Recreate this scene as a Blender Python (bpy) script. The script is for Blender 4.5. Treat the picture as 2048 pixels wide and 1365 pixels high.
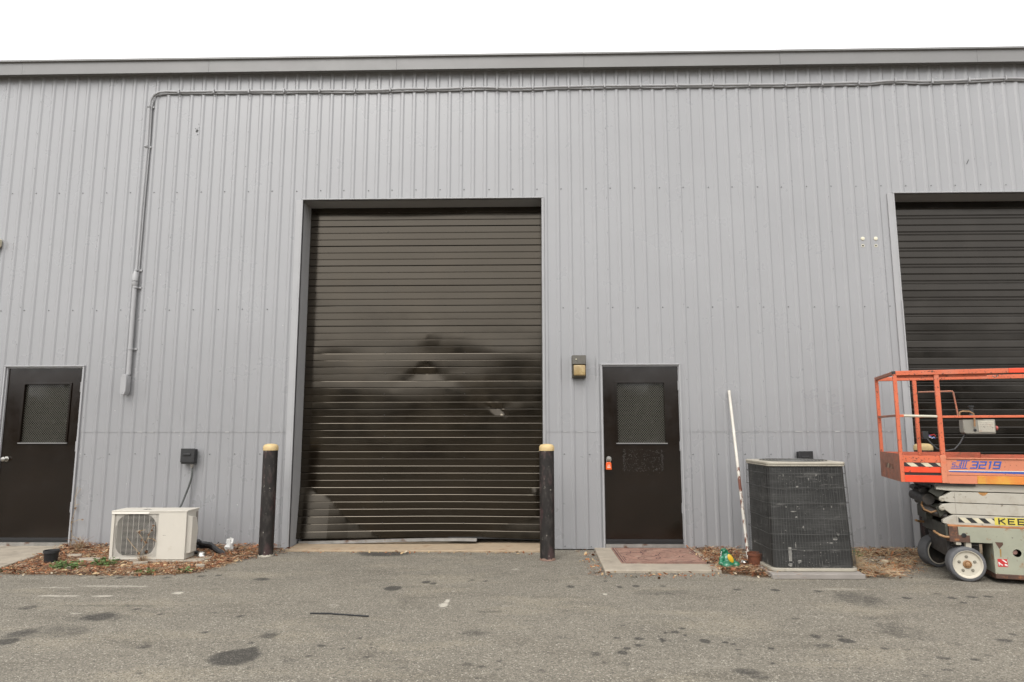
import bpy, math, random
import numpy as np
from mathutils import Matrix, Vector
random.seed(7); np.random.seed(7)
S = bpy.context.scene
for o in list(bpy.data.objects): bpy.data.objects.remove(o)
# ---------------------------------------------------------------- camera
cam = bpy.data.cameras.new('camera'); camo = bpy.data.objects.new('camera', cam); S.collection.objects.link(camo)
S.camera = camo
RT = Vector((0.999737, 0.022912, -0.000924)); UP = Vector((0.003957, -0.132685, 0.991150)); FW = Vector((-0.022587, 0.990893, 0.132741))
M = Matrix((( RT.x, UP.x, -FW.x, 6.5705), (RT.y, UP.y, -FW.y, -8.0), (RT.z, UP.z, -FW.z, 1.3932), (0,0,0,1)))
camo.matrix_world = M
cam.sensor_width = 36; cam.lens = 23.269; cam.clip_start = .05; cam.clip_end = 3000
# ---------------------------------------------------------------- light
S.view_settings.view_transform = 'Standard'; S.view_settings.look = 'None'; S.view_settings.gamma = 1
S.view_settings.exposure = 1.12
SUN_EL, SUN_AZ = 48, 200      # azimuth measured clockwise from +Y: behind the camera, a bit left
w = bpy.data.worlds.new('World'); S.world = w; w.use_nodes = True
nt = w.node_tree; bg = nt.nodes['Background']
sky = nt.nodes.new('ShaderNodeTexSky'); sky.sky_type = 'NISHITA'; sky.sun_disc = False
sky.sun_elevation = math.radians(SUN_EL); sky.sun_rotation = math.radians(SUN_AZ)
sky.dust_density = 5; sky.air_density = 1.5
hs = nt.nodes.new('ShaderNodeHueSaturation'); hs.inputs['Saturation'].default_value = .10   # overcast: cloud takes the blue out of the sky
nt.links.new(sky.outputs[0], hs.inputs['Color'])
ov = nt.nodes.new('ShaderNodeMix'); ov.data_type = 'RGBA'; ov.inputs[0].default_value = .6
ov.inputs[7].default_value = (9.55, 9.5, 9.5, 1)
nt.links.new(hs.outputs[0], ov.inputs[6]); nt.links.new(ov.outputs[2], bg.inputs['Color'])
bg.inputs['Strength'].default_value = .12
sl = bpy.data.lights.new('sun', 'SUN'); sl.energy = .7; sl.angle = math.radians(35); sl.color = (1, .96, .9)
so = bpy.data.objects.new('sun', sl); S.collection.objects.link(so)
el, az = math.radians(SUN_EL), math.radians(SUN_AZ)
so.rotation_euler = Vector((math.sin(az)*math.cos(el), math.cos(az)*math.cos(el), math.sin(el))).to_track_quat('Z', 'Y').to_euler()

# ---------------------------------------------------------------- materials
ALB = .66     # one factor on every albedo, balanced by the exposure
def mat(name, col, rough=.5, metal=0., var=.08, vscale=2., spots=(), bump=0., bscale=60., spec=.5, stretch=(1,1,1), coat=0., bdist=.004, crough=.15, det=5, tint=None):
    col = tuple(c*ALB for c in col); spots = [(tuple(c*ALB for c in q[0]), *q[1:]) for q in spots]
    m = bpy.data.materials.new(name); m.use_nodes = True; n = m.node_tree; L = n.links
    b = n.nodes['Principled BSDF']; b.inputs['Roughness'].default_value = rough; b.inputs['Metallic'].default_value = metal
    b.inputs['Specular IOR Level'].default_value = spec; b.inputs['Coat Weight'].default_value = coat; b.inputs['Coat Roughness'].default_value = crough
    if tint: b.inputs['Specular Tint'].default_value = (*tint, 1); b.inputs['Coat Tint'].default_value = (*tint, 1)
    tc = n.nodes.new('ShaderNodeTexCoord'); mp = n.nodes.new('ShaderNodeMapping'); mp.inputs['Scale'].default_value = stretch
    L.new(tc.outputs['Object'], mp.inputs['Vector'])
    def noise(sc, det=4, r=.6):
        t = n.nodes.new('ShaderNodeTexNoise'); t.inputs['Scale'].default_value = sc; t.inputs['Detail'].default_value = det
        t.inputs['Roughness'].default_value = r; L.new(mp.outputs[0], t.inputs['Vector']); return t
    def mapr(src, lo, hi, a=0., c=1.):
        q = n.nodes.new('ShaderNodeMapRange'); q.inputs[1].default_value = lo; q.inputs[2].default_value = hi
        q.inputs[3].default_value = a; q.inputs[4].default_value = c; L.new(src, q.inputs[0]); return q.outputs[0]
    def mix(fac, a, c):
        q = n.nodes.new('ShaderNodeMix'); q.data_type = 'RGBA'
        if isinstance(fac, float): q.inputs[0].default_value = fac
        else: L.new(fac, q.inputs[0])
        for i, v in ((6, a), (7, c)):
            if isinstance(v, tuple): q.inputs[i].default_value = (*v, 1)
            else: L.new(v, q.inputs[i])
        return q.outputs[2]
    c = mix(mapr(noise(vscale).outputs['Fac'], .3, .7), tuple(x*(1-var) for x in col), tuple(min(1, x*(1+var)) for x in col))
    for (sc, s, lo, hi) in spots:
        c = mix(mapr(noise(s, det, .65).outputs['Fac'], lo, hi), c, sc)
    L.new(c, b.inputs['Base Color'])
    L.new(mapr(noise(vscale*2.3).outputs['Fac'], .3, .7, max(0, rough-.06), min(1, rough+.08)), b.inputs['Roughness'])
    if bump:
        bp = n.nodes.new('ShaderNodeBump'); bp.inputs['Strength'].default_value = bump; bp.inputs['Distance'].default_value = bdist
        L.new(noise(bscale, 3).outputs['Fac'], bp.inputs['Height']); L.new(bp.outputs[0], b.inputs['Normal'])
    return m
RUST = (.16, .055, .022)
WALL = mat('grey_wall_paint', (.356,.356,.365), .30, var=.035, vscale=.9, bump=.12, bscale=4, spec=.6, bdist=.006, coat=.3, crough=.22, det=2)
TRIM = mat('grey_trim_paint', (.43,.428,.435), .42, var=.04, vscale=3, bump=.1, bscale=12)
FASC = mat('grey_fascia_paint', (.255,.250,.245), .4, var=.05, vscale=2)
EDGE = mat('bare_sheet_edge', (.62,.61,.6), .5, var=.25, vscale=12)
SCREW = mat('screw_head', (.10,.10,.105), .5, var=.3, vscale=30)
SCUFF = mat('dark_scuff', (.04,.04,.042), .7)
DARKB = mat('dark_bronze_door', (.012,.0072,.0045), .16, spec=.45, var=.25, vscale=1.6, coat=.0, bump=.08, bscale=3, bdist=.003, crough=.08, det=1)
CURT = mat('dark_bronze_curtain', (.0055,.0036,.0021), .16, spec=.50, var=.2, vscale=1.2, coat=.42, crough=.15, det=1, tint=(1,.88,.70), spots=[((.014,.010,.006), 2.5, .5, .85)])
CURT2 = mat('black_bronze_curtain', (.0055,.0042,.0032), .16, spec=.42, var=.2, vscale=1.2, coat=.1, crough=.2, det=1, tint=(1,.92,.82), spots=[((.014,.012,.01), 2.5, .5, .85)])
INT = mat('dark_interior', (.03,.03,.03), .9)
GLASS = mat('dark_window_glass', (.016,.016,.012), .04, spec=.5, var=.5, vscale=2.5, spots=[((.045,.041,.035), 2.2, .52, .75), ((.09,.085,.075), 3.5, .60, .8)])
WIRE = mat('glass_wire', (.12,.112,.09), .5)
SILV = mat('worn_silver', (.62,.60,.56), .28, metal=1, var=.1, vscale=8)
GALV = mat('bent_grey_metal', (.42,.40,.37), .45, metal=.6, var=.2, vscale=8, spots=[(RUST, 7, .58, .72)])
CONC = mat('pale_concrete', (.40,.345,.27), .9, var=.14, vscale=5, bump=.4, bscale=90, spots=[((.20,.165,.125), 3.2, .56, .8), ((.5,.45,.38), 22, .6, .75)])
COILB = mat('dark_coil', (.02,.02,.021), .7, var=.4, vscale=30)
SILL = mat('rust_stained_concrete', (.43,.33,.22), .9, var=.16, vscale=5, bump=.4, bscale=90, spots=[((.25,.14,.07), 5, .55, .75), ((.5,.42,.32), 22, .6, .75)])
CONG = mat('grey_concrete', (.33,.30,.27), .9, var=.12, vscale=6, bump=.4, bscale=90, spots=[((.2,.18,.16), 4, .58, .8)])
BOLL = mat('black_bollard_paint', (.022,.018,.016), .6, spec=.3, var=.3, vscale=6, bump=.6, bscale=30, stretch=(1,1,.45), spots=[((.10,.04,.042), 9, .52, .66), ((.06,.052,.046), 18, .50, .70), ((.30,.28,.24), 34, .65, .70)])
CAPY = mat('faded_yellow_cap', (.68,.50,.24), .6, var=.12, vscale=10, bump=.3, bscale=40, spots=[((.4,.3,.16), 18, .62, .8)])
AMBER = mat('amber_lens', (.42,.30,.14), .25, var=.12, vscale=10, spots=[((.6,.5,.26), 11, .55, .8)])
BRONZ = mat('bronze_housing', (.075,.066,.048), .5, var=.15, vscale=20, bump=.3, bscale=120)
BLKP = mat('black_plastic', (.018,.018,.019), .5, var=.2, vscale=14)
DKGR = mat('dark_grey_whip', (.07,.075,.07), .5)
WHPL = mat('cream_enclosure', (.70,.655,.57), .42, var=.04, vscale=3, spots=[((.52,.45,.34), 5, .64, .85)], bump=.1, bscale=9)
WHPD = mat('cream_grille', (.66,.62,.55), .5)
FOAM = mat('cream_foam', (.85,.80,.62), .7)
ORNG = mat('orange_lockbox', (.95,.13,.012), .4)
WHT = mat('white_print', (.8,.79,.76), .5)
COIL = mat('black_coil_fins', (.034,.033,.031), .55, var=.5, vscale=5, bump=.6, bscale=40, stretch=(.25,.25,1), spots=[((.10,.098,.092), 5, .50, .78), ((.16,.155,.145), 14, .58, .72), ((.38,.37,.34), 22, .70, .76)])
LOUV = mat('dark_louvre_edge', (.04,.04,.038), .6, var=.5, vscale=6)
CAGE = mat('weathered_wire', (.085,.085,.08), .55, var=.4, vscale=8, spots=[((.34,.33,.30), 7, .6, .7)])
TANM = mat('tan_metal', (.47,.43,.35), .5, var=.1, vscale=6, spots=[((.3,.26,.2), 14, .6, .8)])
PIPEW = mat('white_painted_pipe', (.72,.68,.60), .5, var=.1, vscale=8)
RUSTM = mat('rust', (.17,.055,.025), .85, var=.35, vscale=18, bump=.5, bscale=80)
PIPER = mat('rusting_pipe', (.72,.68,.60), .6, var=.1, vscale=8, spots=[((.17,.045,.02), 7, .47, .52)], stretch=(1,1,.5))
GREEN = mat('green_toy', (.012,.17,.082), .33, var=.3, vscale=14, coat=.3, spots=[((.10,.42,.28), 26, .62, .8)])
YELL = mat('yellow_toy', (.82,.50,.03), .4, var=.1, vscale=20)
MAT = mat('dusty_red_doormat', (.36,.205,.15), .95, var=.18, vscale=7, bump=.6, bscale=160, spots=[((.14,.07,.06), 26, .52, .66), ((.46,.34,.25), 13, .56, .74)])
MATB = mat('doormat_border', (.10,.045,.04), .95, var=.2, vscale=22)
HOSE = mat('black_wrapped_hose', (.012,.012,.013), .3, var=.3, vscale=20, spots=[((.5,.5,.5), 30, .68, .74)])
# lift paints
LOR = mat('faded_orange_paint', (.70,.150,.060), .5, var=.10, vscale=5, spots=[((.60,.26,.17), 3, .55, .75), ((.10,.035,.02), 46, .595, .625), ((.14,.045,.02), 13, .64, .67)], bump=.15, bscale=30)
LORD = mat('fresh_orange_paint', (.88,.075,.018), .45, var=.10, vscale=4, spots=[((.72,.22,.10), 4, .6, .7), ((.12,.04,.02), 36, .63, .66)])
LPK = mat('salmon_paint', (.70,.245,.13), .55, var=.08, vscale=4, spots=[((.75,.16,.06), 3.3, .56, .66), ((.13,.05,.025), 40, .63, .66)], bump=.1, bscale=30)
LBR = mat('scuffed_brown_orange', (.36,.16,.105), .7, var=.2, vscale=9, spots=[((.52,.18,.10), 7, .5, .62), ((.12,.075,.05), 26, .6, .66)])
LYEL = mat('yellowed_orange_paint', (.80,.26,.04), .5, var=.15, vscale=5, spots=[((.74,.45,.06), 3.2, .50, .68)])
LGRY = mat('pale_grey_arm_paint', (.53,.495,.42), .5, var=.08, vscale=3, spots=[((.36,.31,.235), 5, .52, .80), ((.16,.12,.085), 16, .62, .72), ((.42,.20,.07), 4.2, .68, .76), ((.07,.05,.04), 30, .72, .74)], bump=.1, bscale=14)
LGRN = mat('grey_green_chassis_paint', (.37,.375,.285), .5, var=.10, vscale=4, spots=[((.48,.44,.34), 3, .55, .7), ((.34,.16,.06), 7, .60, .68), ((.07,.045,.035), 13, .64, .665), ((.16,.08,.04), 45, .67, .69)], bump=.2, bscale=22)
LRST = mat('rusty_chassis_end', (.10,.05,.032), .75, var=.3, vscale=9, spots=[((.34,.13,.045), 13, .55, .66)])
LRL = mat('rusty_lip', (.42,.17,.06), .7, var=.3, vscale=10, spots=[((.55,.38,.26), 9, .55, .66)])
LDK = mat('greasy_dark_metal', (.035,.030,.026), .5, var=.4, vscale=9, spots=[((.11,.085,.06), 8, .56, .7)])
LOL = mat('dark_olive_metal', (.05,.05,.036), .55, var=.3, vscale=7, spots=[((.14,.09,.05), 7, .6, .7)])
LTAN = mat('tan_strap_metal', (.36,.20,.09), .55, var=.25, vscale=14)
TYRE = mat('grey_solid_tyre', (.125,.125,.13), .75, var=.15, vscale=14, bump=.4, bscale=60)
RIM = mat('cream_rim', (.66,.61,.50), .45, var=.07, vscale=7, spots=[((.5,.4,.28), 16, .66, .75)])
LUG = mat('grimy_lug', (.24,.22,.17), .6, var=.3, vscale=40)
BLUE = mat('blue_decal', (.03,.10,.42), .45, var=.12, vscale=20)
CRM = mat('cream_decal', (.72,.66,.48), .5, var=.1, vscale=20)
BLK = mat('black_decal', (.018,.018,.018), .5)
YLD = mat('yellow_decal', (.74,.62,.10), .5, var=.1, vscale=14)
RED = mat('red_decal', (.60,.03,.03), .5, var=.1, vscale=12, spots=[((.75,.7,.66), 30, .58, .62)])
REDB = mat('faded_red_button', (.55,.12,.10), .4)
TEAL = mat('teal_decal', (.03,.25,.19), .5)
GBOX = mat('grey_control_box', (.34,.32,.27), .45, var=.05, vscale=6, spots=[((.3,.2,.12), 9, .7, .8)])
PLATE = mat('stained_label_plate', (.62,.58,.48), .5, var=.12, vscale=14, spots=[((.5,.27,.18), 11, .6, .75), ((.35,.33,.28), 30, .6, .66)])
PINK = mat('pinkish_cap', (.62,.36,.30), .5)
TRK = mat('dark_leafage', (.045,.06,.028), .9, var=.5, vscale=.3)
LEAFM = [mat('leaf_rust', (.24,.085,.032), .8, var=.3, vscale=8), mat('leaf_brown', (.22,.115,.06), .85, var=.3, vscale=8), mat('leaf_tan', (.52,.37,.20), .8, var=.25, vscale=8),
         mat('leaf_dark', (.065,.036,.02), .9, var=.3, vscale=8), mat('leaf_orange', (.40,.16,.06), .75, var=.2, vscale=8), mat('leaf_pale', (.5,.42,.30), .8, var=.2, vscale=8)]
WEED = mat('weed_green', (.095,.17,.035), .6, var=.3, vscale=12)
MOSS = mat('moss_olive', (.10,.10,.03), .8, var=.3, vscale=12)

# ---------------------------------------------------------------- mesh builder
class MB:
    def __init__(s): s.v, s.f, s.m = [], [], []
    def add(s, vs, fs, m=0):
        k = len(s.v); s.v += [tuple(p) for p in vs]; s.f += [tuple(i+k for i in f) for f in fs]; s.m += [m]*len(fs); return s
    def quad(s, a, b, c, d, m=0): return s.add((a,b,c,d), ((0,1,2,3),), m)
    def box(s, x0, x1, y0, y1, z0, z1, m=0):
        return s.add([(x,y,z) for z in (z0,z1) for y in (y0,y1) for x in (x0,x1)], ((0,2,3,1),(4,5,7,6),(0,1,5,4),(2,6,7,3),(0,4,6,2),(1,3,7,5)), m)
    def obox(s, p0, p1, wv, hv, m=0):       # bar from p0 to p1 with half-width vector wv and half-height vector hv
        p0, p1, wv, hv = map(Vector, (p0, p1, wv, hv))
        vs = [p + a*wv + b*hv for p in (p0, p1) for a, b in ((-1,-1),(1,-1),(1,1),(-1,1))]
        return s.add(vs, ((0,3,2,1),(4,5,6,7),(0,1,5,4),(1,2,6,5),(2,3,7,6),(3,0,4,7)), m)
    def prism(s, poly, axis, a, b, m=0):    # poly in the two other axes (cyclic order kept), extruded along axis
        def P(u, v, t): return {0:(t,u,v), 1:(u,t,v), 2:(u,v,t)}[axis]
        n = len(poly); vs = [P(u,v,a) for u,v in poly] + [P(u,v,b) for u,v in poly]
        return s.add(vs, [tuple(range(n))[::-1], tuple(range(n,2*n))] + [(i,(i+1)%n,(i+1)%n+n,i+n) for i in range(n)], m)
    def tube(s, pts, r, n=8, m=0, caps=True):
        pts = [Vector(p) for p in pts]; rs = r if isinstance(r, (list,tuple)) else [r]*len(pts)
        ref = None; rings = []
        for i, p in enumerate(pts):
            t = (pts[min(i+1,len(pts)-1)] - pts[max(i-1,0)]).normalized()
            if ref is None: ref = t.orthogonal().normalized()
            ref = (ref - t*ref.dot(t)).normalized(); q = t.cross(ref)
            rings.append([p + (ref*math.cos(2*math.pi*k/n) + q*math.sin(2*math.pi*k/n))*rs[i] for k in range(n)])
        vs = [v for g in rings for v in g]
        fs = [(i*n+k, i*n+(k+1)%n, (i+1)*n+(k+1)%n, (i+1)*n+k) for i in range(len(pts)-1) for k in range(n)]
        if caps: fs += [tuple(range(n))[::-1], tuple(range(len(vs)-n, len(vs)))]
        return s.add(vs, fs, m)
    def lathe(s, c, axis, prof, n=32, m=0, close=False):   # prof: (radius, distance along axis)
        c, ax = Vector(c), Vector(axis).normalized(); e = ax.orthogonal().normalized(); g = ax.cross(e)
        vs = [c + ax*h + (e*math.cos(2*math.pi*k/n) + g*math.sin(2*math.pi*k/n))*r for r, h in prof for k in range(n)]
        fs = [(i*n+k, i*n+(k+1)%n, (i+1)*n+(k+1)%n, (i+1)*n+k) for i in range(len(prof)-1) for k in range(n)]
        if prof[0][0] > 1e-6 and not close: fs.append(tuple(range(n))[::-1])
        if prof[-1][0] > 1e-6 and not close: fs.append(tuple(range(len(vs)-n, len(vs))))
        return s.add(vs, fs, m)
    def ball(s, c, rx, ry, rz, m=0, n=14, rot=0., tilt=0.):
        R = Matrix.Rotation(rot, 3, 'Z') @ Matrix.Rotation(tilt, 3, 'Y'); c = Vector(c); h = n//2
        vs = [c + R @ Vector((rx*math.sin(math.pi*i/h)*math.cos(2*math.pi*k/n), ry*math.sin(math.pi*i/h)*math.sin(2*math.pi*k/n), rz*math.cos(math.pi*i/h))) for i in range(h+1) for k in range(n)]
        return s.add(vs, [(i*n+k, i*n+(k+1)%n, (i+1)*n+(k+1)%n, (i+1)*n+k) for i in range(h) for k in range(n)], m)
    def build(s, name, mats, parent=None, bevel=0., smooth=True, loc=None, rot=None, ang=35, fix=True):
        me = bpy.data.meshes.new(name); me.from_pydata(s.v, [], s.f)
        for q in (mats if isinstance(mats, (list,tuple)) else [mats]): me.materials.append(q)
        me.polygons.foreach_set('material_index', s.m)
        if fix:
            import bmesh
            bm = bmesh.new(); bm.from_mesh(me); bmesh.ops.recalc_face_normals(bm, faces=bm.faces); bm.to_mesh(me); bm.free()
        if smooth:
            me.polygons.foreach_set('use_smooth', [True]*len(me.polygons)); me.set_sharp_from_angle(angle=math.radians(ang))
        o = bpy.data.objects.new(name, me); S.collection.objects.link(o)
        if parent: o.parent = parent
        if loc: o.location = loc
        if rot: o.rotation_euler = rot
        if bevel:
            b = o.modifiers.new('bevel', 'BEVEL'); b.width = bevel; b.segments = 2; b.limit_method = 'ANGLE'; b.angle_limit = .6
        return o
def tag(o, label, cat, group=None, kind=None):
    o['label'] = label; o['category'] = cat
    if group: o['group'] = group
    if kind: o['kind'] = kind
    return o
def empty(name, loc, label, cat, group=None, rz=0.):
    o = bpy.data.objects.new(name, None); S.collection.objects.link(o); o.location = loc; o.rotation_euler = (0,0,rz)
    o.empty_display_size = .2
    return tag(o, label, cat, group)
def struct(o): o['kind'] = 'structure'; return o

# ---------------------------------------------------------------- ground
STAINS = [(4.751,-3.721,0.148,0.154,0.95),(4.8,-3.608,0.065,0.082,0.6),(3.344,-2.862,0.142,0.113,0.6),(3.068,-3.268,0.107,0.115,0.5),(3.107,-3.454,0.08,0.088,0.6),(3.278,-3.225,0.311,0.156,0.3),(2.682,-1.539,0.041,0.051,0.7),(2.813,-1.551,0.041,0.044,0.5),(2.526,-1.578,0.033,0.043,0.6),(3.131,-1.53,0.041,0.044,0.5),(3.44,-1.473,0.049,0.051,0.5),(3.583,-1.425,0.036,0.045,0.6),(4.064,-1.586,0.089,0.064,0.6),(3.502,-2.643,0.029,0.034,0.5),(3.763,-2.784,0.021,0.028,0.6),(4.158,-2.728,0.029,0.028,0.5),(4.405,-2.818,0.029,0.032,0.7),(4.327,-3.224,0.029,0.031,0.5),(4.796,-3.291,0.07,0.068,0.5),(4.747,-3.456,0.025,0.032,0.6),(4.077,-3.539,0.056,0.047,0.5),(4.365,-3.864,0.02,0.02,0.5),(4.328,-4.005,0.035,0.024,0.5),(5.225,-3.499,0.033,0.027,0.6),(5.378,-3.547,0.02,0.023,0.7),(5.206,-3.696,0.021,0.028,0.6),(5.106,-3.775,0.063,0.041,0.3),(2.611,-2.61,0.074,0.08,0.5),(3.237,-2.547,0.41,0.051,0.3),(2.802,-1.884,0.339,0.045,-0.5),(2.602,-2.24,0.232,0.034,-0.6),(2.969,-2.239,0.101,0.034,-0.7),(3.551,-2.121,0.051,0.054,-0.8),(2.361,-1.944,0.199,0.025,-0.5),(3.06,-1.899,0.139,0.032,-0.5),(3.114,-2.773,0.065,0.033,-0.5),(5.015,-2.512,0.054,0.077,-0.3),(5.372,-1.92,0.076,0.089,1),(5.632,-1.676,0.041,0.055,0.95),(5.705,-1.729,0.032,0.047,0.95),(6.18,-1.617,0.025,0.035,0.7),(6.055,-1.584,0.032,0.035,0.5),(6.022,-1.634,0.013,0.028,0.5),(6.951,-1.825,0.037,0.052,0.8),(7.388,-1.83,0.033,0.045,0.8),(7.538,-1.795,0.037,0.04,0.7),(7.788,-1.79,0.03,0.033,0.6),(7.29,-1.603,0.022,0.028,0.6),(5.237,-1.858,0.018,0.038,0.4),(6.19,-3.206,0.106,0.085,0.4),(6.21,-3.827,0.041,0.04,0.4),(6.294,-3.859,0.034,0.034,0.45),(6.387,-3.9,0.034,0.028,0.35),(6.406,-3.755,0.012,0.015,0.6),(6.278,-2.663,0.145,0.039,0.35),(5.433,-3.335,0.016,0.022,0.7),(5.473,-3.345,0.008,0.015,0.7),(5.559,-3.526,0.011,0.021,0.7),(5.574,-3.704,0.023,0.022,0.7),(5.548,-3.468,0.01,0.018,0.6),(6.287,-4.045,0.024,0.015,0.5),(6.627,-3.917,0.035,0.039,0.35),(6.799,-3.289,0.069,0.044,0.25),(6.996,-3.613,0.038,0.045,0.55),(7.165,-3.593,0.032,0.042,0.85),(7.204,-3.51,0.026,0.03,0.85),(7.294,-3.441,0.033,0.024,0.8),(7.317,-3.305,0.034,0.034,0.85),(7.168,-3.289,0.018,0.022,0.6),(7.464,-3.331,0.022,0.058,0.75),(7.461,-3.239,0.018,0.022,0.6),(7.522,-3.176,0.01,0.02,0.8),(7.591,-3.155,0.031,0.027,0.85),(7.661,-3.066,0.024,0.029,0.8),(7.642,-3.224,0.016,0.022,0.8),(7.619,-3.346,0.014,0.018,0.6),(7.25,-3.008,0.02,0.016,0.6),(7.375,-3.084,0.017,0.016,0.5),(6.946,-2.526,0.016,0.035,0.45),(7.691,-2.013,0.266,0.122,0.25),(5.571,-2.342,0.112,0.121,0.25),(7.152,-3.793,0.041,0.035,0.4),(7.257,-4.051,0.039,0.023,0.4),(5.769,-3.879,0.121,0.028,0.25),(7.032,-3.766,0.026,0.024,0.4),(5.893,-2.47,0.041,0.073,-0.9),(5.909,-2.346,0.017,0.077,-0.9),(5.914,-2.016,0.011,0.036,-0.6),(7.228,-2.093,0.022,0.041,-0.7),(6.384,-2.486,0.027,0.031,-0.4),(6.449,-1.104,0.048,0.049,-0.5),(7.746,-3.348,0.038,0.05,0.9),(7.872,-3.372,0.018,0.02,0.9),(7.915,-3.41,0.018,0.02,0.85),(7.91,-3.524,0.018,0.016,0.75),(7.89,-3.611,0.03,0.015,0.55),(8.129,-3.495,0.022,0.022,0.85),(8.036,-3.769,0.017,0.017,0.8),(8.733,-1.92,0.039,0.046,0.8),(8.407,-1.909,0.044,0.04,0.55),(9.089,-1.953,0.041,0.034,0.6),(9.725,-2.181,0.039,0.042,0.9),(10.104,-2.169,0.036,0.042,0.8),(10.284,-2.139,0.053,0.038,0.6),(10.432,-2.12,0.043,0.032,0.8),(10.099,-2.321,0.028,0.035,0.8),(9.736,-3.302,0.055,0.048,0.6),(8.686,-3.323,0.055,0.051,0.85),(8.689,-3.228,0.027,0.028,0.6),(8.522,-3.231,0.039,0.052,0.6),(8.488,-3.431,0.061,0.038,0.4),(8.856,-3.48,0.032,0.025,0.6),(8.726,-3.483,0.029,0.018,0.35),(8.997,-3.499,0.02,0.018,0.5),(9.117,-3.653,0.048,0.037,0.55),(9.094,-3.758,0.025,0.019,0.55),(9.019,-3.857,0.035,0.023,0.6),(9.297,-3.677,0.038,0.028,0.5),(9.888,-3.162,0.032,0.028,0.5),(9.429,-3.595,0.039,0.035,0.35),(7.834,-3.907,0.101,0.062,0.5),(7.886,-3.992,0.063,0.034,0.5),(9.309,-2.21,0.21,0.262,0.35),(9.176,-3.104,0.187,0.222,0.25),(8.559,-2.805,0.04,0.03,0.35),(9.116,-2.794,0.071,0.042,0.35),(10.069,-2.024,0.038,0.033,0.5),(8.383,-2.427,0.013,0.029,0.5),(8.842,-3.949,0.036,0.02,0.3),(8.417,-3.844,0.037,0.024,0.3),(9.364,-3.375,0.051,0.04,0.3),(9.334,-1.88,0.305,0.047,-0.35),(10.631,-1.884,0.193,0.058,-0.35),(8.807,-2.758,0.177,0.06,-0.25),(7.662,-3.765,0.086,0.109,-0.2),(8.963,-2.303,0.013,0.015,-0.8),(4.946,-0.247,0.313,0.184,0.8),(3.358,-2.871,0.225,0.132,0.3),(6.417,-1.346,1.451,0.224,0.12)]
def axis(lo, hi, step, far): return np.concatenate([[-far, -far/4, -far/16, lo-6], np.arange(lo, hi+1e-6, step), [hi+6, far/16+hi, far/4, far]])
gx = axis(-1.2, 14.2, .02, 900.); gy = axis(-4.7, .1, .02, 900.)
X, Y = np.meshgrid(gx, gy); X = X.ravel(); Y = Y.ravel()
st = np.zeros_like(X); lt = np.zeros_like(X); so_ = np.zeros_like(X)
near = (X > -2) & (X < 15) & (Y > -5) & (Y < .5)
for (sx, sy, rx, ry, k) in STAINS:
    d = ((X-sx)/rx)**2 + ((Y-sy)/ry)**2
    e = np.clip(1.35-d, 0, 1)*abs(k)
    if k > 0: st = np.maximum(st, e)
    else: lt = np.maximum(lt, e)
def inpoly(px, py, poly):
    r = np.zeros(len(px), bool); n = len(poly)
    for i in range(n):
        x0, y0 = poly[i]; x1, y1 = poly[(i+1) % n]
        c = ((y0 > py) != (y1 > py)) & (px < (x1-x0)*(py-y0)/((y1-y0) or 1e-9)+x0); r ^= c
    return r
BED1 = [(1.10,.1),(1.25,-1.22),(1.45,-1.42),(2.9,-1.46),(3.3,-1.34),(3.42,-.9),(3.56,-.3),(3.62,.1)]
BED2 = [(8.42,.1),(8.40,-1.22),(8.8,-1.42),(8.95,-1.40),(8.95,.1)]
BED3 = [(9.70,.1),(9.72,-1.42),(10.2,-1.40),(10.6,-1.0),(11.05,-.35),(11.1,.1)]
SOIL3 = [(9.68,.1),(9.72,-1.38),(9.95,-1.30),(10.05,-.7),(10.35,-.35),(11.0,-.22),(11.1,.1)]
for p in (BED1, BED2, SOIL3): so_[inpoly(X, Y, p)] = 1
nx, ny = len(gx), len(gy)
A = so_.reshape(ny, nx)
for _ in range(14):
    P_ = np.pad(A, 1, mode='edge'); A = (P_[:-2,1:-1]+P_[2:,1:-1]+P_[1:-1,:-2]+P_[1:-1,2:]+A)/5
so_ = A.ravel()
Z = np.zeros_like(X)
idx = np.arange(nx*ny).reshape(ny, nx)
F = np.stack([idx[:-1,:-1], idx[:-1,1:], idx[1:,1:], idx[1:,:-1]], -1).reshape(-1, 4)
me = bpy.data.meshes.new('asphalt_lot'); me.from_pydata(np.stack([X,Y,Z],-1).tolist(), [], F.tolist())
for nm, arr in (('stain', st), ('light', lt), ('soil', so_)):
    a = me.attributes.new(nm, 'FLOAT', 'POINT'); a.data.foreach_set('value', arr.astype(np.float32))
g = bpy.data.objects.new('asphalt_lot', me); S.collection.objects.link(g); struct(g)
m = bpy.data.materials.new('old_asphalt'); m.use_nodes = True; n = m.node_tree; L = n.links; b = n.nodes['Principled BSDF']; me.materials.append(m)
tc = n.nodes.new('ShaderNodeTexCoord')
def nz(sc, det=3, r=.6, st_=None):
    t = n.nodes.new('ShaderNodeTexNoise'); t.inputs['Scale'].default_value = sc; t.inputs['Detail'].default_value = det; t.inputs['Roughness'].default_value = r
    if st_:
        mp = n.nodes.new('ShaderNodeMapping'); mp.inputs['Scale'].default_value = st_; L.new(tc.outputs['Object'], mp.inputs[0]); L.new(mp.outputs[0], t.inputs[0])
    else: L.new(tc.outputs['Object'], t.inputs[0])
    return t.outputs['Fac']
def mr(src, lo, hi, a=0., c=1.):
    q = n.nodes.new('ShaderNodeMapRange'); q.inputs[1].default_value = lo; q.inputs[2].default_value = hi; q.inputs[3].default_value = a; q.inputs[4].default_value = c
    L.new(src, q.inputs[0]); return q.outputs[0]
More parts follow.
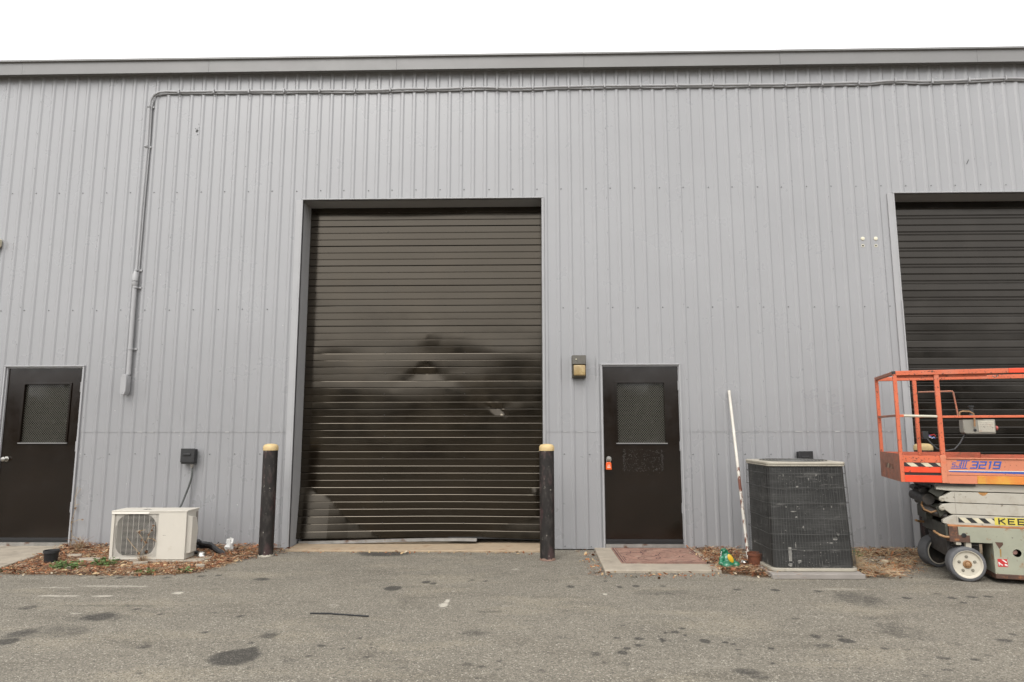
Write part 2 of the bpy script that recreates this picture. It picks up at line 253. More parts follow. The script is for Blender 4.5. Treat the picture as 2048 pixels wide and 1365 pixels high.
def mx(fac, a, c, bt='MIX'):
    q = n.nodes.new('ShaderNodeMix'); q.data_type = 'RGBA'; q.blend_type = bt
    if isinstance(fac, float): q.inputs[0].default_value = fac
    else: L.new(fac, q.inputs[0])
    for i, v in ((6, a), (7, c)):
        if isinstance(v, tuple): q.inputs[i].default_value = (*v, 1)
        else: L.new(v, q.inputs[i])
    return q.outputs[2]
def mt(op, a, c):
    q = n.nodes.new('ShaderNodeMath'); q.operation = op
    for i, v in ((0, a), (1, c)):
        if isinstance(v, (int, float)): q.inputs[i].default_value = v
        else: L.new(v, q.inputs[i])
    return q.outputs[0]
def attr(nm):
    q = n.nodes.new('ShaderNodeAttribute'); q.attribute_name = nm; return q.outputs['Fac']
vo = n.nodes.new('ShaderNodeTexVoronoi'); vo.inputs['Scale'].default_value = 132; vo.inputs['Randomness'].default_value = 1; L.new(tc.outputs['Object'], vo.inputs['Vector'])
sep = n.nodes.new('ShaderNodeSeparateColor'); L.new(vo.outputs['Color'], sep.inputs[0])
stone = sep.outputs[0]
base = mx(mr(nz(.8, 4), .3, .7), (.185,.172,.146), (.225,.208,.175))
base = mx(mr(nz(2.2, 6, .75, (.5,1.4,1)), .50, .68), base, (.135,.122,.10))
base = mx(mr(nz(9, 5, .8, (.6,1.3,1)), .58, .72), base, (.125,.113,.094))
base = mx(mr(nz(1.6, 3, .6, (.6,1.6,1)), .52, .70), base, (.275,.25,.20))
col = mx(mr(stone, .06, .42), (.108,.10,.087), base)           # dark gaps, mid stones
col = mx(mr(stone, .74, .98), col, (.31,.29,.25))               # pale stones
col = mx(mr(stone, .965, .975), col, (.42,.40,.35))
col = mx(mr(nz(420, 2), .42, .62), mx(1., col, (.72,.72,.72), 'MULTIPLY'), col)
lm = mt('MULTIPLY', mr(mt('ADD', attr('light'), mt('MULTIPLY', nz(20, 5, .8), 1.5)), .95, 1.6), .85)
col = mx(lm, col, (.46,.44,.39))
sm = mr(mt('ADD', attr('stain'), mt('MULTIPLY', mt('ADD', nz(16, 5, .8), mt('MULTIPLY', nz(4, 3), .6)), .9)), .80, 1.32)
col = mx(mt('MULTIPLY', sm, .78), col, mx(mr(stone, .8, .86), (.022,.021,.020), (.06,.057,.054)))
so2 = mr(mt('ADD', attr('soil'), mt('MULTIPLY', nz(12, 5, .8), 1.6)), 1.15, 1.45)
col = mx(so2, col, mx(mr(nz(60, 4, .7), .35, .65), (.07,.045,.028), (.20,.14,.09)))
col = mx(1., col, (ALB*1.42,ALB*1.38,ALB*1.31), 'MULTIPLY')
L.new(col, b.inputs['Base Color']); b.inputs['Roughness'].default_value = .88; b.inputs['Specular IOR Level'].default_value = .3
bp_ = n.nodes.new('ShaderNodeBump'); bp_.inputs['Strength'].default_value = .7; bp_.inputs['Distance'].default_value = .004
L.new(mr(vo.outputs['Distance'], 0, .6, 1., 0.), bp_.inputs['Height']); L.new(bp_.outputs[0], b.inputs['Normal'])

# concrete stoops and sill
def slab(name, x0, x1, y0, y1, z, poly=None):
    mb = MB(); poly = poly or [(x0,y0),(x1,y0),(x1,y1),(x0,y1)]; mb.prism(poly, 2, -.1, z)
    return struct(mb.build(name, SILL if 'sill' in name else CONC, bevel=.008))
slab('concrete_stoop', 0,0,0,0, .028, [(7.325,-1.25),(8.47,-1.235),(8.53,-.003),(7.345,-.003)])
slab('concrete_stoop', 0,0,0,0, .030, [(-.15,-1.23),(1.26,-1.21),(1.10,-.003),(-.15,-.003)])
slab('concrete_sill', 3.765,6.755,-.175,.9, .022)
slab('concrete_sill', 11.13,14.1,-.175,.9, .022)

# ---------------------------------------------------------------- warehouse
WH = empty('warehouse', (0,0,0), 'long light grey warehouse clad in vertical ribbed metal sheet under a plain fascia', 'warehouse')
ZT, ZL = 5.99, 1.366
OPEN = [(3.752,6.76,0,4.265,.35), (11.118,14.118,0,4.285,.35), (7.473,8.396,0,2.163,.05), (.15,1.116,0,2.163,.05)]
def ribprofile(x0, x1):
    pts = []; k = math.floor((x0-.257)/.1524)-1
    while True:
        c = .257+.1524*k; k += 1
        if c-.03 > x1: break
        for dx, y in ((-.0305,0),(-.0115,-.0125),(.0115,-.0125),(.0305,0)): pts.append((c+dx, y))
    return pts
PR = ribprofile(-7.5, 20.5)
def prof_y(x):
    for (a, ya), (c, yc) in zip(PR, PR[1:]):
        if a <= x <= c: return ya+(yc-ya)*(x-a)/(c-a)
    return 0
def sheet(z0, z1, dy, lap=False):
    xs = sorted(set([p[0] for p in PR if -7 <= p[0] <= 20] + [o[i] for o in OPEN for i in (0,1)] + [-7, 20]))
    zs = sorted(set([z0, z1] + [o[3] for o in OPEN if z0 < o[3] < z1] + [z0+(z1-z0)*i/6 for i in range(1,6)]))
    mb = MB(); ys = [prof_y(x)+dy for x in xs]
    for i in range(len(xs)-1):
        cx = (xs[i]+xs[i+1])/2
        for j in range(len(zs)-1):
            cz = (zs[j]+zs[j+1])/2
            if any(o[0] < cx < o[1] and cz < o[3] for o in OPEN): continue
            mb.quad((xs[i],ys[i],zs[j]),(xs[i+1],ys[i+1],zs[j]),(xs[i+1],ys[i+1],zs[j+1]),(xs[i],ys[i],zs[j+1]))
    def free(x, z, m=.03): return not any(o[0]-m < x < o[1]+m and z < o[3]+m for o in OPEN)
    def screw(x, z, r=.0075, mi=1):
        y = prof_y(x)+dy; mb.lathe((x,y+.001,z), (0,-1,0), [(r,0),(r,.004),(r*.55,.006)], 6, mi)
        mb.lathe((x,y,z), (0,-1,0), [(r*1.7,0),(r*1.4,.002)], 8, 0)
    k = -20
    while k < 64:
        x = .3048*k
        for z in (4.392, 2.872, 1.106, .041):
            if z0 < z < z1 and free(x, z) and abs(x-round((x-.257)/.1524)*.1524-.257) > .02: screw(x+random.uniform(-.006,.006), z+random.uniform(-.004,.004))
        k += 1
    for k in range(-7, 22):
        x = .257+.9144*k
        for j in range(13):
            z = 5.63-.4555*j+random.uniform(-.02,.02)
            if z0 < z < z1 and free(x, z, .02): screw(x+random.uniform(-.004,.004), z, .0042)
    for _ in range(90):   # paint pimples, old plugged holes
        x, z = random.uniform(-2, 14), random.uniform(z0, z1)
        if free(x, z, .05): y = prof_y(x)+dy; mb.lathe((x,y,z), (0,-1,0), [(.006,0),(.003,.003)], 6, random.choice((0,0,2)))
    if lap:
        x = -7.
        while x < 20:
            x2 = x+random.uniform(.01,.09)
            if free((x+x2)/2, z0) and random.random() < .8:
                ya, yb = prof_y(x)+dy-.0015, prof_y(x2)+dy-.0015
                if abs(ya-yb) < .001:
                    h = random.uniform(.002,.007); mb.quad((x,ya,z0-.001),(x2,yb,z0-.001),(x2,yb,z0+h),(x,ya,z0+h*random.uniform(.5,1)), 2)
            x = x2
    return mb.build('wall_panel', [WALL, SCREW, EDGE], WH, ang=20, fix=False)
sheet(.012, ZL+.02, 0.)
sheet(ZL, ZT, -.004, True)
# scuffs, plugged holes
for (x, z, r) in ((2.336,5.215,.03),(2.36,5.25,.008),(2.31,5.24,.01),(2.345,5.16,.01),(2.35,5.30,.008)):
    pts = [(x+r*random.uniform(.3,1)*math.cos(a), z+r*random.uniform(.2,1)*math.sin(a)) for a in [i*math.pi/5 for i in range(10)]]
    mb = MB(); mb.add([(px_, prof_y(x)-.0075, pz) for px_, pz in pts], [tuple(range(10))]); mb.build('paint_tear', SCUFF, WH, smooth=False)
mb = MB(); mb.obox((12.045,-.0075,4.66),(12.075,-.0075,4.72),(.004,0,0),(0,.0005,0))
mb.build('paint_tear', SCUFF, WH, smooth=False)
for x, z in ((10.702,3.717),(10.86,3.716)):
    mb = MB(); mb.lathe((x,-.004,z), (0,-1,0), [(.024,0),(.022,.008),(.008,.012)], 12, 0); mb.build('foam_plug', FOAM, WH)
for x, z in ((10.698,3.628),(10.856,3.627)):
    mb = MB(); mb.lathe((x,-.004,z), (0,-1,0), [(.011,0),(.012,.003),(.019,.003),(.018,0)], 14, 0); mb.lathe((x,-.006,z), (0,-1,0), [(.0115,0),(.0115,.0008)], 12, 1); mb.build('bolt_hole', [FOAM, BLK], WH)
# trims round the openings
for (x0,x1,_,zt,dep) in OPEN:
    mb = MB(); big = dep > .1; t = .018; p = -.024
    mb.box(x0-t, x0, p, .03, .0, zt+.004); mb.box(x1, x1+t, p, .03, .0, zt+.004); mb.box(x0-t, x1+t, p-.004, .03, zt+.004, zt+.018)
    if big:   # flat jamb flashing beside the opening
        mb.box(x0-.085, x0-t, -.0215, -.008, .0, zt+.004); mb.box(x1+t, x1+.03, -.0215, -.008, .0, zt+.004)
    mb.build('opening_trim', TRIM, WH, bevel=.002)
    mb = MB()
    mb.quad((x0,.0,0),(x0,dep,0),(x0,dep,zt+.004),(x0,.0,zt+.004)); mb.quad((x1,.0,0),(x1,.0,zt+.004),(x1,dep,zt+.004),(x1,dep,0)); mb.quad((x0,.0,zt+.004),(x0,dep,zt+.004),(x1,dep,zt+.004),(x1,.0,zt+.004))
    if big:
        mb.box(x0-.05, x0+.012, dep, dep+.05, 0, zt); 
    mb.build('jamb', TRIM if big else FASC, WH, smooth=False)
mb = MB(); mb.box(3.744,3.756,-.036,-.02,3.0,3.22); mb.box(3.735,3.744,-.034,-.02,3.06,3.12); mb.build('trim_clip', TRIM, WH)
mb = MB(); mb.box(11.098,11.112,-.036,-.02,1.9,2.93); mb.build('trim_strip', TRIM, WH)

# fascia, soffit, roof, other walls
seams = [-7.2,-4.8,-2.4,.056,2.495,4.92,7.307,9.774,12.221,14.65,17.1,20.2]
for i in range(len(seams)-1):
    a, c = seams[i]+.0015, seams[i+1]-.0015; d = random.uniform(-.0015,.0015)
    mb = MB(); mb.prism([(-.125+d,5.948),(-.119+d,5.948),(-.113+d,5.962),(-.0,5.972),(0,6.16),(-.155+d,6.135),(-.155+d,6.112),(-.127+d,6.106)], 0, a, c)
    for zz in (5.99,6.06): mb.lathe((a+.03,-.125+d,zz),(0,-1,0),[(.005,0),(.003,.003)],6)
    mb.build('fascia_panel', FASC, WH, smooth=False)
mb = MB(); mb.add([(-7.2,-.0,6.161),(20.2,-.0,6.161),(20.2,10,6.9),(-7.2,10,6.9),(20.2,22,6.2),(-7.2,22,6.2)], [(0,1,2,3),(3,2,4,5)]); mb.build('roof', FASC, WH, smooth=False)
mb = MB(); mb.box(-7.2,-7.0,.03,22,0,6.15); mb.box(20,20.2,.03,22,0,6.15); mb.box(-7,20,21.8,22,0,6.15)
mb.build('side_wall', WALL, WH, smooth=False)
mb = MB(); mb.box(-7,20,.42,.44,4.4,6.1); mb.box(-7,3.6,.42,.44,0,4.4); mb.box(6.9,10.9,.42,.44,0,4.4); mb.box(14.3,20,.42,.44,0,4.4); mb.build('inner_lining', INT, WH, smooth=False)

# ---- overhead curtains
def lerp(pts, x):
    if x <= pts[0][0]: return pts[0][1]
    for (a, ya), (c, yc) in zip(pts, pts[1:]):
        if x <= c: return ya+(yc-ya)*(x-a)/(c-a)
    return pts[-1][1]
LEFTF = [(3.76,.72),(4.13,.55),(4.36,.30),(4.75,.10),(4.9,-.1),(5.75,-.1),(5.92,.10),(6.3,.24),(6.75,.34)]
CREASE = [(5.30,2.10,4.7,2.14,.16,.004),(5.30,2.10,5.95,2.15,.16,.004),(5.30,2.10,4.9,1.96,.10,.004),(5.30,2.10,5.75,1.95,.10,.004),(5.3,2.6,4.4,2.52,.2,-.004),(5.3,2.62,6.3,2.5,.2,-.004),
    (6.24,1.62,6.10,1.69,.05,.012),(6.24,1.62,6.30,1.57,.03,.010),(6.18,1.66,5.95,1.73,.08,.003),(6.2,1.66,6.45,1.74,.08,.003)]
def disp(x, z, dents):
    y = .0016*math.sin(x*1.7+z*1.3)*math.sin(z*4.1+.7) + .0007*math.sin(x*4.3-z*7.7+1)
    y += .0005*math.sin(x*2.3+z*17)
    if dents:
        k = lerp(LEFTF, x)-z
        if k > 0: y -= .125*k*(1 if x < 5 else .85)
        for (dx, dz, r, a) in ((5.30,2.10,.12,.004),(5.30,2.105,.02,.006),(6.22,1.63,.04,.010),(5.35,1.30,.5,.006),(4.2,2.5,.3,-.005),(6.3,2.35,.3,-.004),(6.67,.62,.06,-.01),(4.55,.46,.04,.006)):
            q = ((x-dx)/r)**2+((z-dz)/(r*.55))**2
            if q < 9: y += a*math.exp(-q)
        for (xa, za, xb, zb_, wd, a) in CREASE:
            ux, uz = xb-xa, zb_-za; L2 = ux*ux+uz*uz; t = max(0, min(1, ((x-xa)*ux+(z-za)*uz)/L2)); d = math.hypot(x-xa-t*ux, z-za-t*uz)
            if d < wd: y += a*(1-d/wd)*(1-.7*t)
    return y
def curtain(x0, x1, z0, z1, rows, yb, mats, dents, nx=260):
    """rows: list of (z, y offset) from the bottom up"""
    mb = MB(); vs = []; fs = []
    def row(z, y):
        for i in range(nx+1):
            x = x0+(x1-x0)*i/nx; zz = z
            if dents and z < 1.0: zz += .014*math.exp(-((x-5.6)/.9)**2)*(1-z)
            vs.append((x, yb+y+disp(x, z, dents), zz))
        return len(vs)-nx-1
    last = None     # strips share a row of vertices (smooth) only inside one flat; every ledge is a hard fold
    for (za, ya), (zc, yc) in zip(rows, rows[1:]):
        tall = zc-za > .02
        a0 = last if (last is not None and tall) else row(za, ya)
        b0 = row(zc, yc)
        fs += [(a0+i, a0+i+1, b0+i+1, b0+i) for i in range(nx)]
        last = b0 if tall else None
    mb.add(vs, fs)
    if dents:
        for zz in [.075+P*k-.001 for k in range(2,48,3)]:
            for xx in (4.78, 5.78): mb.lathe((xx+rng.uniform(-.01,.01), .317+disp(xx,zz,True), zz+.014), (0,-1,0), [(.006,0),(.004,.016)], 6, 1)
    return mb.build('roller_door', mats, WH, ang=179, fix=False)
rng = random.Random(3)
rows = []; P = .0876; z = .075
while z < 4.32:
    t = rng.uniform(-.0005,.0005); k_ = round((z-.075)/P); g_ = .009 if k_ % 3 == 0 else .002
    rows += [(z,g_),(z+.002,g_),(z+(.009 if k_ % 3 == 0 else .006),-.003+t),(z+P*.45,-.0032),(z+P-.006,-.003-t),(z+P-.001,.0002)]
    z += P
rd = curtain(3.745, 6.765, 0, 4.3, rows, .31, [CURT, SCREW], True)
rd['label'] = 'dented brown roller door between the two bollards'
mb = MB(); mb.box(3.70,6.8,.325,.345,4.12,4.26); mb.build('header_baffle', BLKP, rd)
mb = MB()
path = [(3.77,.27,.030),(4.2,.265,.040),(4.6,.262,.052),(5.0,.268,.064),(5.4,.275,.072),(5.75,.28,.074),(5.95,.285,.070)]
for a, c in zip(path, path[1:]): mb.obox(a, c, (0,.004,0), (0,0,.015)); mb.obox((a[0],a[1]-.02,a[2]-.014), (c[0],c[1]-.02,c[2]-.014), (0,.022,0), (0,0,.003))
mb.build('bottom_bar', GALV, rd, smooth=False)
mb = MB()
for a, c in (((5.6,.30,.085),(6.2,.31,.088)),((6.2,.31,.088),(6.74,.31,.074))): mb.obox(a, c, (0,.006,0), (0,0,.012))
mb.build('bottom_seal', BLKP, rd, smooth=False)
# second door: wide flats with a narrow raised rib
rows = []; z = .06; per = .213
while z < 4.33:
    t = rng.uniform(-.0008,.0008)
    rows += [(z,.004),(z+.006,-.003+t),(z+.077,-.003-t),(z+.086,.003),(z+.088,.003),(z+.095,-.003-t),(z+.164,-.003+t),(z+.173,.003),(z+.178,.003),(z+.183,-.002),(z+.201,-.002),(z+.209,.004)]
    z += per
rd2 = curtain(11.11, 14.13, 0, 4.3, rows, .31, CURT2, False, 60)
rd2['label'] = 'straight black ribbed roller door behind the scissor lift'
mb = MB(); mb.box(11.06,14.15,.325,.345,4.12,4.27); mb.build('header_baffle', BLKP, rd2)

# ---- entry doors
def entry(ox, zb, knobx, lab, residue):
    W = .905 if residue else .93
    e = bpy.data.objects.new('entry_door', None); S.collection.objects.link(e); e.parent = WH; e.location = (ox, 0, 0); e['label'] = lab
    wx0, wx1, wz0, wz1 = (.172,.735,1.232,1.95) if residue else (.222,.785,1.238,1.95)
    mb = MB(); a_, c_ = (-.009,.914) if residue else (-.018,.948)
    mb.box(a_,-.0005,-.002,.03,0,2.148); mb.box(W+.0005,c_,-.002,.03,0,2.148); mb.box(a_,c_,-.0022,.0302,2.1482,2.164); mb.build('door_frame', TRIM, e, bevel=.002)
    mb = MB(); xs = [0, wx0, wx1, W]; zs = [zb, wz0, wz1, 2.1478]
    for i in range(3):
        for j in range(3):
            if i == 1 and j == 1: continue
            mb.box(xs[i], xs[i+1], .02, .065, zs[j], zs[j+1])
    if residue:
        rr = random.Random(5)
        for _ in range(420):
            x, z = rr.uniform(.235,.69), rr.uniform(.90,1.16)+(-.04 if rr.random() < .1 else 0)
            if rr.random() < .3: x = rr.choice((.24,.69))+rr.gauss(0,.008)
            s_ = rr.uniform(.002,.007); a = rr.uniform(0,3)
            mb.add([(x+s_*math.cos(a+q)*rr.uniform(.4,1), .0193, z+s_*math.sin(a+q)*rr.uniform(.3,1)) for q in (0,1.2,2.5,3.9,5.1)], [(0,1,2,3,4)], 1)
    mb.build('door_leaf', [DARKB, RES], e, smooth=False)
    mb = MB(); fr = .022
    for (a,b_,c,d) in ((wx0-fr,wx1+fr,wz1,wz1+fr),(wx0-fr,wx0,wz0,wz1),(wx1,wx1+fr,wz0,wz1)): mb.box(a,b_,.006,.0195,c,d)
    for k in range(4):
        z = wz0+.05+k*.21
        for x in (wx0-.03, wx1+.03): mb.lathe((x,.02,z),(0,-1,0),[(.006,0),(.004,.004)],8)
    for k in range(4): mb.lathe((wx0+.03+k*.165,.02,wz0-.03),(0,-1,0),[(.006,0),(.004,.004)],8)
    mb.build('window_frame', DARKB, e, bevel=.003, smooth=False)
    mb = MB(); mb.box(wx0-fr,wx1+fr,.004,.0195,wz0-.008,wz0+.004); mb.build('window_ledge', FASC, e)
    mb = MB(); mb.quad((wx0,.042,wz0),(wx1,.042,wz0),(wx1,.042,wz1),(wx0,.042,wz1)); mb.build('window_pane', GLASS, e, smooth=False)
    mb = MB(); pz = .027; ww, hh = wx1-wx0, wz1-wz0; r = .0020; sl = 1.12
    k = -int(hh/pz)-2
    while k*pz < ww+hh:
        c = k*pz; k += 1
        for sgn, yy in ((1,.0405),(-1,.0395)):
            # line x = c + sgn*s*z/sl clipped to the pane
            pts = []
            for zz in (0, hh):
                x = c+zz/sl if sgn > 0 else c+(hh-zz)/sl
                pts.append((x-hh/sl*.0, zz))
            (xa, za), (xb, zb_) = pts
            def clip(xa, za, xb, zb_):
                for lim, side in ((0,1),(ww,-1)):
                    ia, ib = (xa-lim)*side >= 0, (xb-lim)*side >= 0
                    if not ia and not ib: return None
                    if ia != ib:
                        t = (lim-xa)/(xb-xa); zi = za+(zb_-za)*t
                        if not ia: xa, za = lim, zi
                        else: xb, zb_ = lim, zi
                return xa, za, xb, zb_
            q = clip(xa-hh/sl*.5 if 0 else xa, za, xb, zb_)
            if q:
                xa, za, xb, zb_ = q
                mb.quad((wx0+xa-r,yy,wz0+za),(wx0+xa+r,yy,wz0+za),(wx0+xb+r,yy,wz0+zb_),(wx0+xb-r,yy,wz0+zb_))
    mb.build('wire_mesh', WIRE, e, smooth=False)
    mb = MB(); mb.box(.0,W,.005,.0195,zb,zb+.045); mb.box(0,W,-.0,.0195,zb+.02,zb+.028); mb.build('door_sweep', BLKP, e)
    mb = MB(); mb.box(-.003,W+.01,-.02,.07,-.01,zb-.006); mb.build('threshold', GALV, e)
    for z in (.42,1.14,1.86):
        mb = MB(); mb.box(W-.006,W+.012,.0,.019,z,z+.115); mb.tube([(W+.004,-.004,z-.004),(W+.004,-.004,z+.119)],.008,8); mb.build('hinge', TRIM, e)
    mb = MB(); c = (knobx, .02, 1.045)
    mb.lathe(c, (0,-1,0), [(.033,0),(.033,.004),(.028,.010),(.013,.012),(.012,.030),(.022,.036),(.027,.046),(.027,.056),(.020,.064),(.008,.066),(.007,.063)], 24)
    mb.build('door_knob', SILV, e)
    return e
RES = mat('glue_residue', (.055,.05,.045), .8)
entry(7.482, .075, .057, 'brown entry door with orange lockbox on its knob', True)
entry(.168, .075, .070, 'brown entry door near the left edge of the photo', False)

# ---------------------------------------------------------------- things on the wall
cd = empty('conduit', (1.71,-.035,1.8), 'grey painted conduit running under the eave and down the left of the roller door', 'conduit')
def loc(p, o=(1.71,-.035,1.8)): return tuple(a-b for a, b in zip(p, o))
pts = [(1.7,-.034,3.30),(1.705,-.034,4.2),(1.717,-.034,5.0),(1.712,-.042,5.52),(1.722,-.044,5.62),(1.76,-.046,5.69),(1.82,-.038,5.728),(1.92,-.036,5.739)]
rng = random.Random(11)
x = 2.1
wav = [(2.4,5.731),(3.66,5.726),(4.63,5.719),(4.95,5.730),(5.28,5.731),(5.55,5.726),(5.80,5.735),(6.0,5.742),(6.3,5.724),(6.8,5.733),(7.5,5.742),(8.4,5.735),(9.79,5.731),(10.4,5.733),(10.66,5.741),(10.95,5.735),(11.2,5.768),(11.45,5.752),(11.7,5.742),(12.3,5.760),(12.55,5.776),(12.85,5.762),(15,5.77),(19,5.77)]
while x < 19:
    pts.append((x, -.036, lerp(wav, x)+rng.uniform(-.003,.003))); x += .22
mb = MB(); mb.tube([loc(p) for p in pts], .0150, 10); mb.build('pipe', TRIM, cd)
mb = MB(); mb.tube([loc((p[0]+(0 if i > 4 else .022), p[1]+.010, p[2]-(.022 if i > 4 else 0)+.004*math.sin(i*1.7))) for i, p in enumerate(pts) if i != 4], .0085, 8); mb.build('cable', TRIM, cd)
mb = MB(); mb.tube([loc((1.705,-.045,2.06)),loc((1.70,-.045,3.22))], .0265, 14); mb.build('pipe', TRIM, cd)
mb = MB(); mb.lathe(loc((1.698,-.045,3.17)),(0,0,1),[(.029,0),(.034,.01),(.034,.045),(.028,.05),(.031,.055),(.036,.06),(.036,.14),(.030,.15),(.030,.165),(.02,.18),(.0165,.20)],16); mb.build('coupling', TRIM, cd)
for z, r in ((5.53,.02),(4.99,.02),(3.37,.02),(3.15,.03),(2.38,.03)):
    mb = MB(); X_ = 1.708
    mb.lathe(loc((X_,-.045,z-.01)),(0,0,1),[(r+.003,0),(r+.003,.02)],14); mb.box(X_-1.71+r, X_-1.71+r+.035, .008, .02, z-1.8-.011, z-1.8+.011); mb.build('pipe_strap', TRIM, cd)
for k in range(-1, 60):
    x = .257+.1524*(k*3+12)
    if not 2.0 < x < 14: continue
    z = lerp(wav, x); mb = MB(); mb.box(x-1.71-.008, x-1.71+.008, -.032, .018, z-1.8-.034, z-1.8+.024)
    mb.box(x-1.71-.008, x-1.71+.008, .012, .018, z-1.8-.06, z-1.8-.034); mb.build('cable_clip', TRIM, cd, bevel=.003)
mb = MB()
pf = [(-.036,-.10),(-.036,.08),(-.020,.125),(.020,.125),(.036,.10),(.036,-.08),(.018,-.125),(-.018,-.125)]
mb.prism([(a-.02, b_+.14) for a, b_ in pf], 1, -.075, .015); mb.build('conduit_body', TRIM, cd, bevel=.006)
mb = MB(); mb.prism([(a*.92-.02, b_*.97+.14) for a, b_ in pf], 1, -.081, -.0755)
for z in (.04,.235): mb.lathe((-.02,-.081,z),(0,-1,0),[(.005,0),(.004,.003)],8)
mb.build('cover', TRIM, cd)

wl = empty('wall_light', (7.193,-.017,2.005), 'square bronze wall light with amber lens beside the right entry door', 'wall light')
mb = MB(); mb.prism([(0,.0),(-.075,.0),(-.085,.015),(-.085,.155),(-.105,.16),(-.085,.272),(0,.272)], 0, -.083, .083); mb.build('housing', BRONZ, wl, bevel=.006)
mb = MB(); mb.prism([(-.086,.02),(-.112,.03),(-.118,.09),(-.114,.15),(-.086,.154)], 0, -.066, .072); mb.build('lens', AMBER, wl, bevel=.01)
mb = MB(); mb.lathe((-.035,-.097,.222),(0,-1,-.2),[(.008,0),(.007,.006),(.002,.008)],10); mb.build('photocell', FOAM, wl)
# the flaking paint under it
fb = empty('floodlight_box', (-.20,-.02,3.67), 'small cream box fixed high on the wall at the left edge', 'junction box')
mb = MB(); mb.prism([(-.11,.02),(.13,.0),(.145,.03),(.145,.10),(.125,.118),(-.11,.118)], 1, -.07, .0); mb.build('box', CRM, fb, bevel=.008)
mb = MB(); mb.lathe((.12,-.07,.05),(0,-1,0),[(.006,0),(.006,.003)],8); mb.lathe((.127,-.07,.035),(0,-1,0),[(.004,0),(.004,.003)],8); mb.build('screw', BLK, fb)
mb = MB(); mb.prism([(-.10,-.03),(.07,-.02),(.09,.0),(-.10,.012)],1,-.065,-.0); mb.build('gasket', BLK, fb)

def disconnect(name, x, z, lab, whip):
    t = empty(name, (x,-.017,z), lab, 'electrical box')
    mb = MB(); mb.box(0,.158,-.075,0,.0,.175); mb.build('enclosure', BLKP, t, bevel=.006)
    mb = MB(); mb.box(-.005,.163,-.085,-.0755,.02,.182); mb.box(.03,.115,-.098,-.0855,.098,.125); mb.build('cover', BLKP, t, bevel=.005)
    if whip:
        mb = MB(); mb.lathe((.115,-.034,.0),(0,0,-1),[(.022,0),(.022,.02),(.015,.035),(.013,.05)],12); mb.build('fitting', GALV, t)
        mb = MB(); P0 = [(.115,-.034,-.045),(.130,-.045,-.10),(.127,-.05,-.17),(.105,-.06,-.27),(.075,-.08,-.38),(.06,-.12,-.48),(.03,-.22,-.60)]
        sm = []
        for i in range(len(P0)-1):
            for k in range(6):
                q = Vector(P0[i]).lerp(Vector(P0[i+1]), k/6); sm.append(q)
        for _ in range(3): sm = [sm[0]]+[(sm[i-1]+sm[i]*2+sm[i+1])/4 for i in range(1,len(sm)-1)]+[sm[-1]]
        mb.tube(sm, .0115, 8); mb.build('flexible_whip', DKGR, t)
        mb = MB(); mb.tube([(.105,-.006,-.0),(.100,-.006,-.3),(.095,-.004,-.9)], .0035, 6); mb.build('thin_cable', TRIM, t)
    return t
disconnect('disconnect_box', 2.446, .992, 'black electrical box with a hanging grey whip above the small air conditioner', True)
disconnect('disconnect_box', 9.738, .960, 'black electrical box peeking over the big condenser', False)

lb = empty('lockbox', (7.527,-.05,.925), 'orange key lockbox hanging from the entry door knob', 'lockbox')
mb = MB(); mb.prism([(-.034,0),(.034,.0),(.030,.078),(.018,.088),(-.018,.088),(-.030,.078)], 1, -.022, .012); mb.build('body', ORNG, lb, bevel=.006)
mb = MB(); mb.tube([(-.02,-.005,.08),(-.021,-.005,.115),(-.012,-.005,.135),(.008,-.005,.138),(.020,-.005,.118),(.020,-.005,.08)], .005, 8); mb.build('shackle', SILV, lb)
mb = MB(); mb.box(-.018,.020,-.0235,-.0221,.026,.036); mb.box(-.012,.014,-.0235,-.0221,.05,.056); mb.build('label', WHT, lb)

# ---------------------------------------------------------------- bollards
RINGR = mat('faded_red_paint', (.26,.16,.12), .8, var=.3, vscale=30)
def bollard(x, y, lab, ring, h=1.218, r=.080):
    t = empty('bollard', (x,y,0), lab, 'bollard', 'black bollards with yellow caps by the roller doors')
    mb = MB(); mb.lathe((0,0,-.05),(0,0,1),[(r,0),(r,h-.04),(r*.99,h)],32); mb.build('post', BOLL, t)
    mb = MB(); z = h-.055; mb.lathe((0,0,z),(0,0,1),[(r+.0035,0),(r+.004,.02),(r+.003,.042),(r*.95,.055),(r*.80,.066),(r*.45,.073),(0.0001,.075)],32); mb.build('cap', CAPY, t)
    mb = MB(); prof = []; rr = random.Random(int(x*10)); n_ = 30
    vs = [((r+.001)*math.cos(a), (r+.001)*math.sin(a), .018+rr.uniform(-.004,.012)) for a in [2*math.pi*i/n_ for i in range(n_)]] + [((r+rr.uniform(.002,.010))*math.cos(a), (r+.006)*math.sin(a), .002) for a in [2*math.pi*i/n_ for i in range(n_)]]
    mb.add(vs, [(i,(i+1)%n_,(i+1)%n_+n_,i+n_) for i in range(n_)]); mb.build('paint_ring', ring, t)
bollard(3.652, -.44, 'black bollard left of the dented roller door', TANM)
bollard(6.783, -.60, 'black bollard at the right side of the dented roller door, before the wall light', RINGR)
bollard(10.985, -.42, 'black bollard mostly hidden behind the orange lift, only its yellow cap showing', CAPY, r=.092)

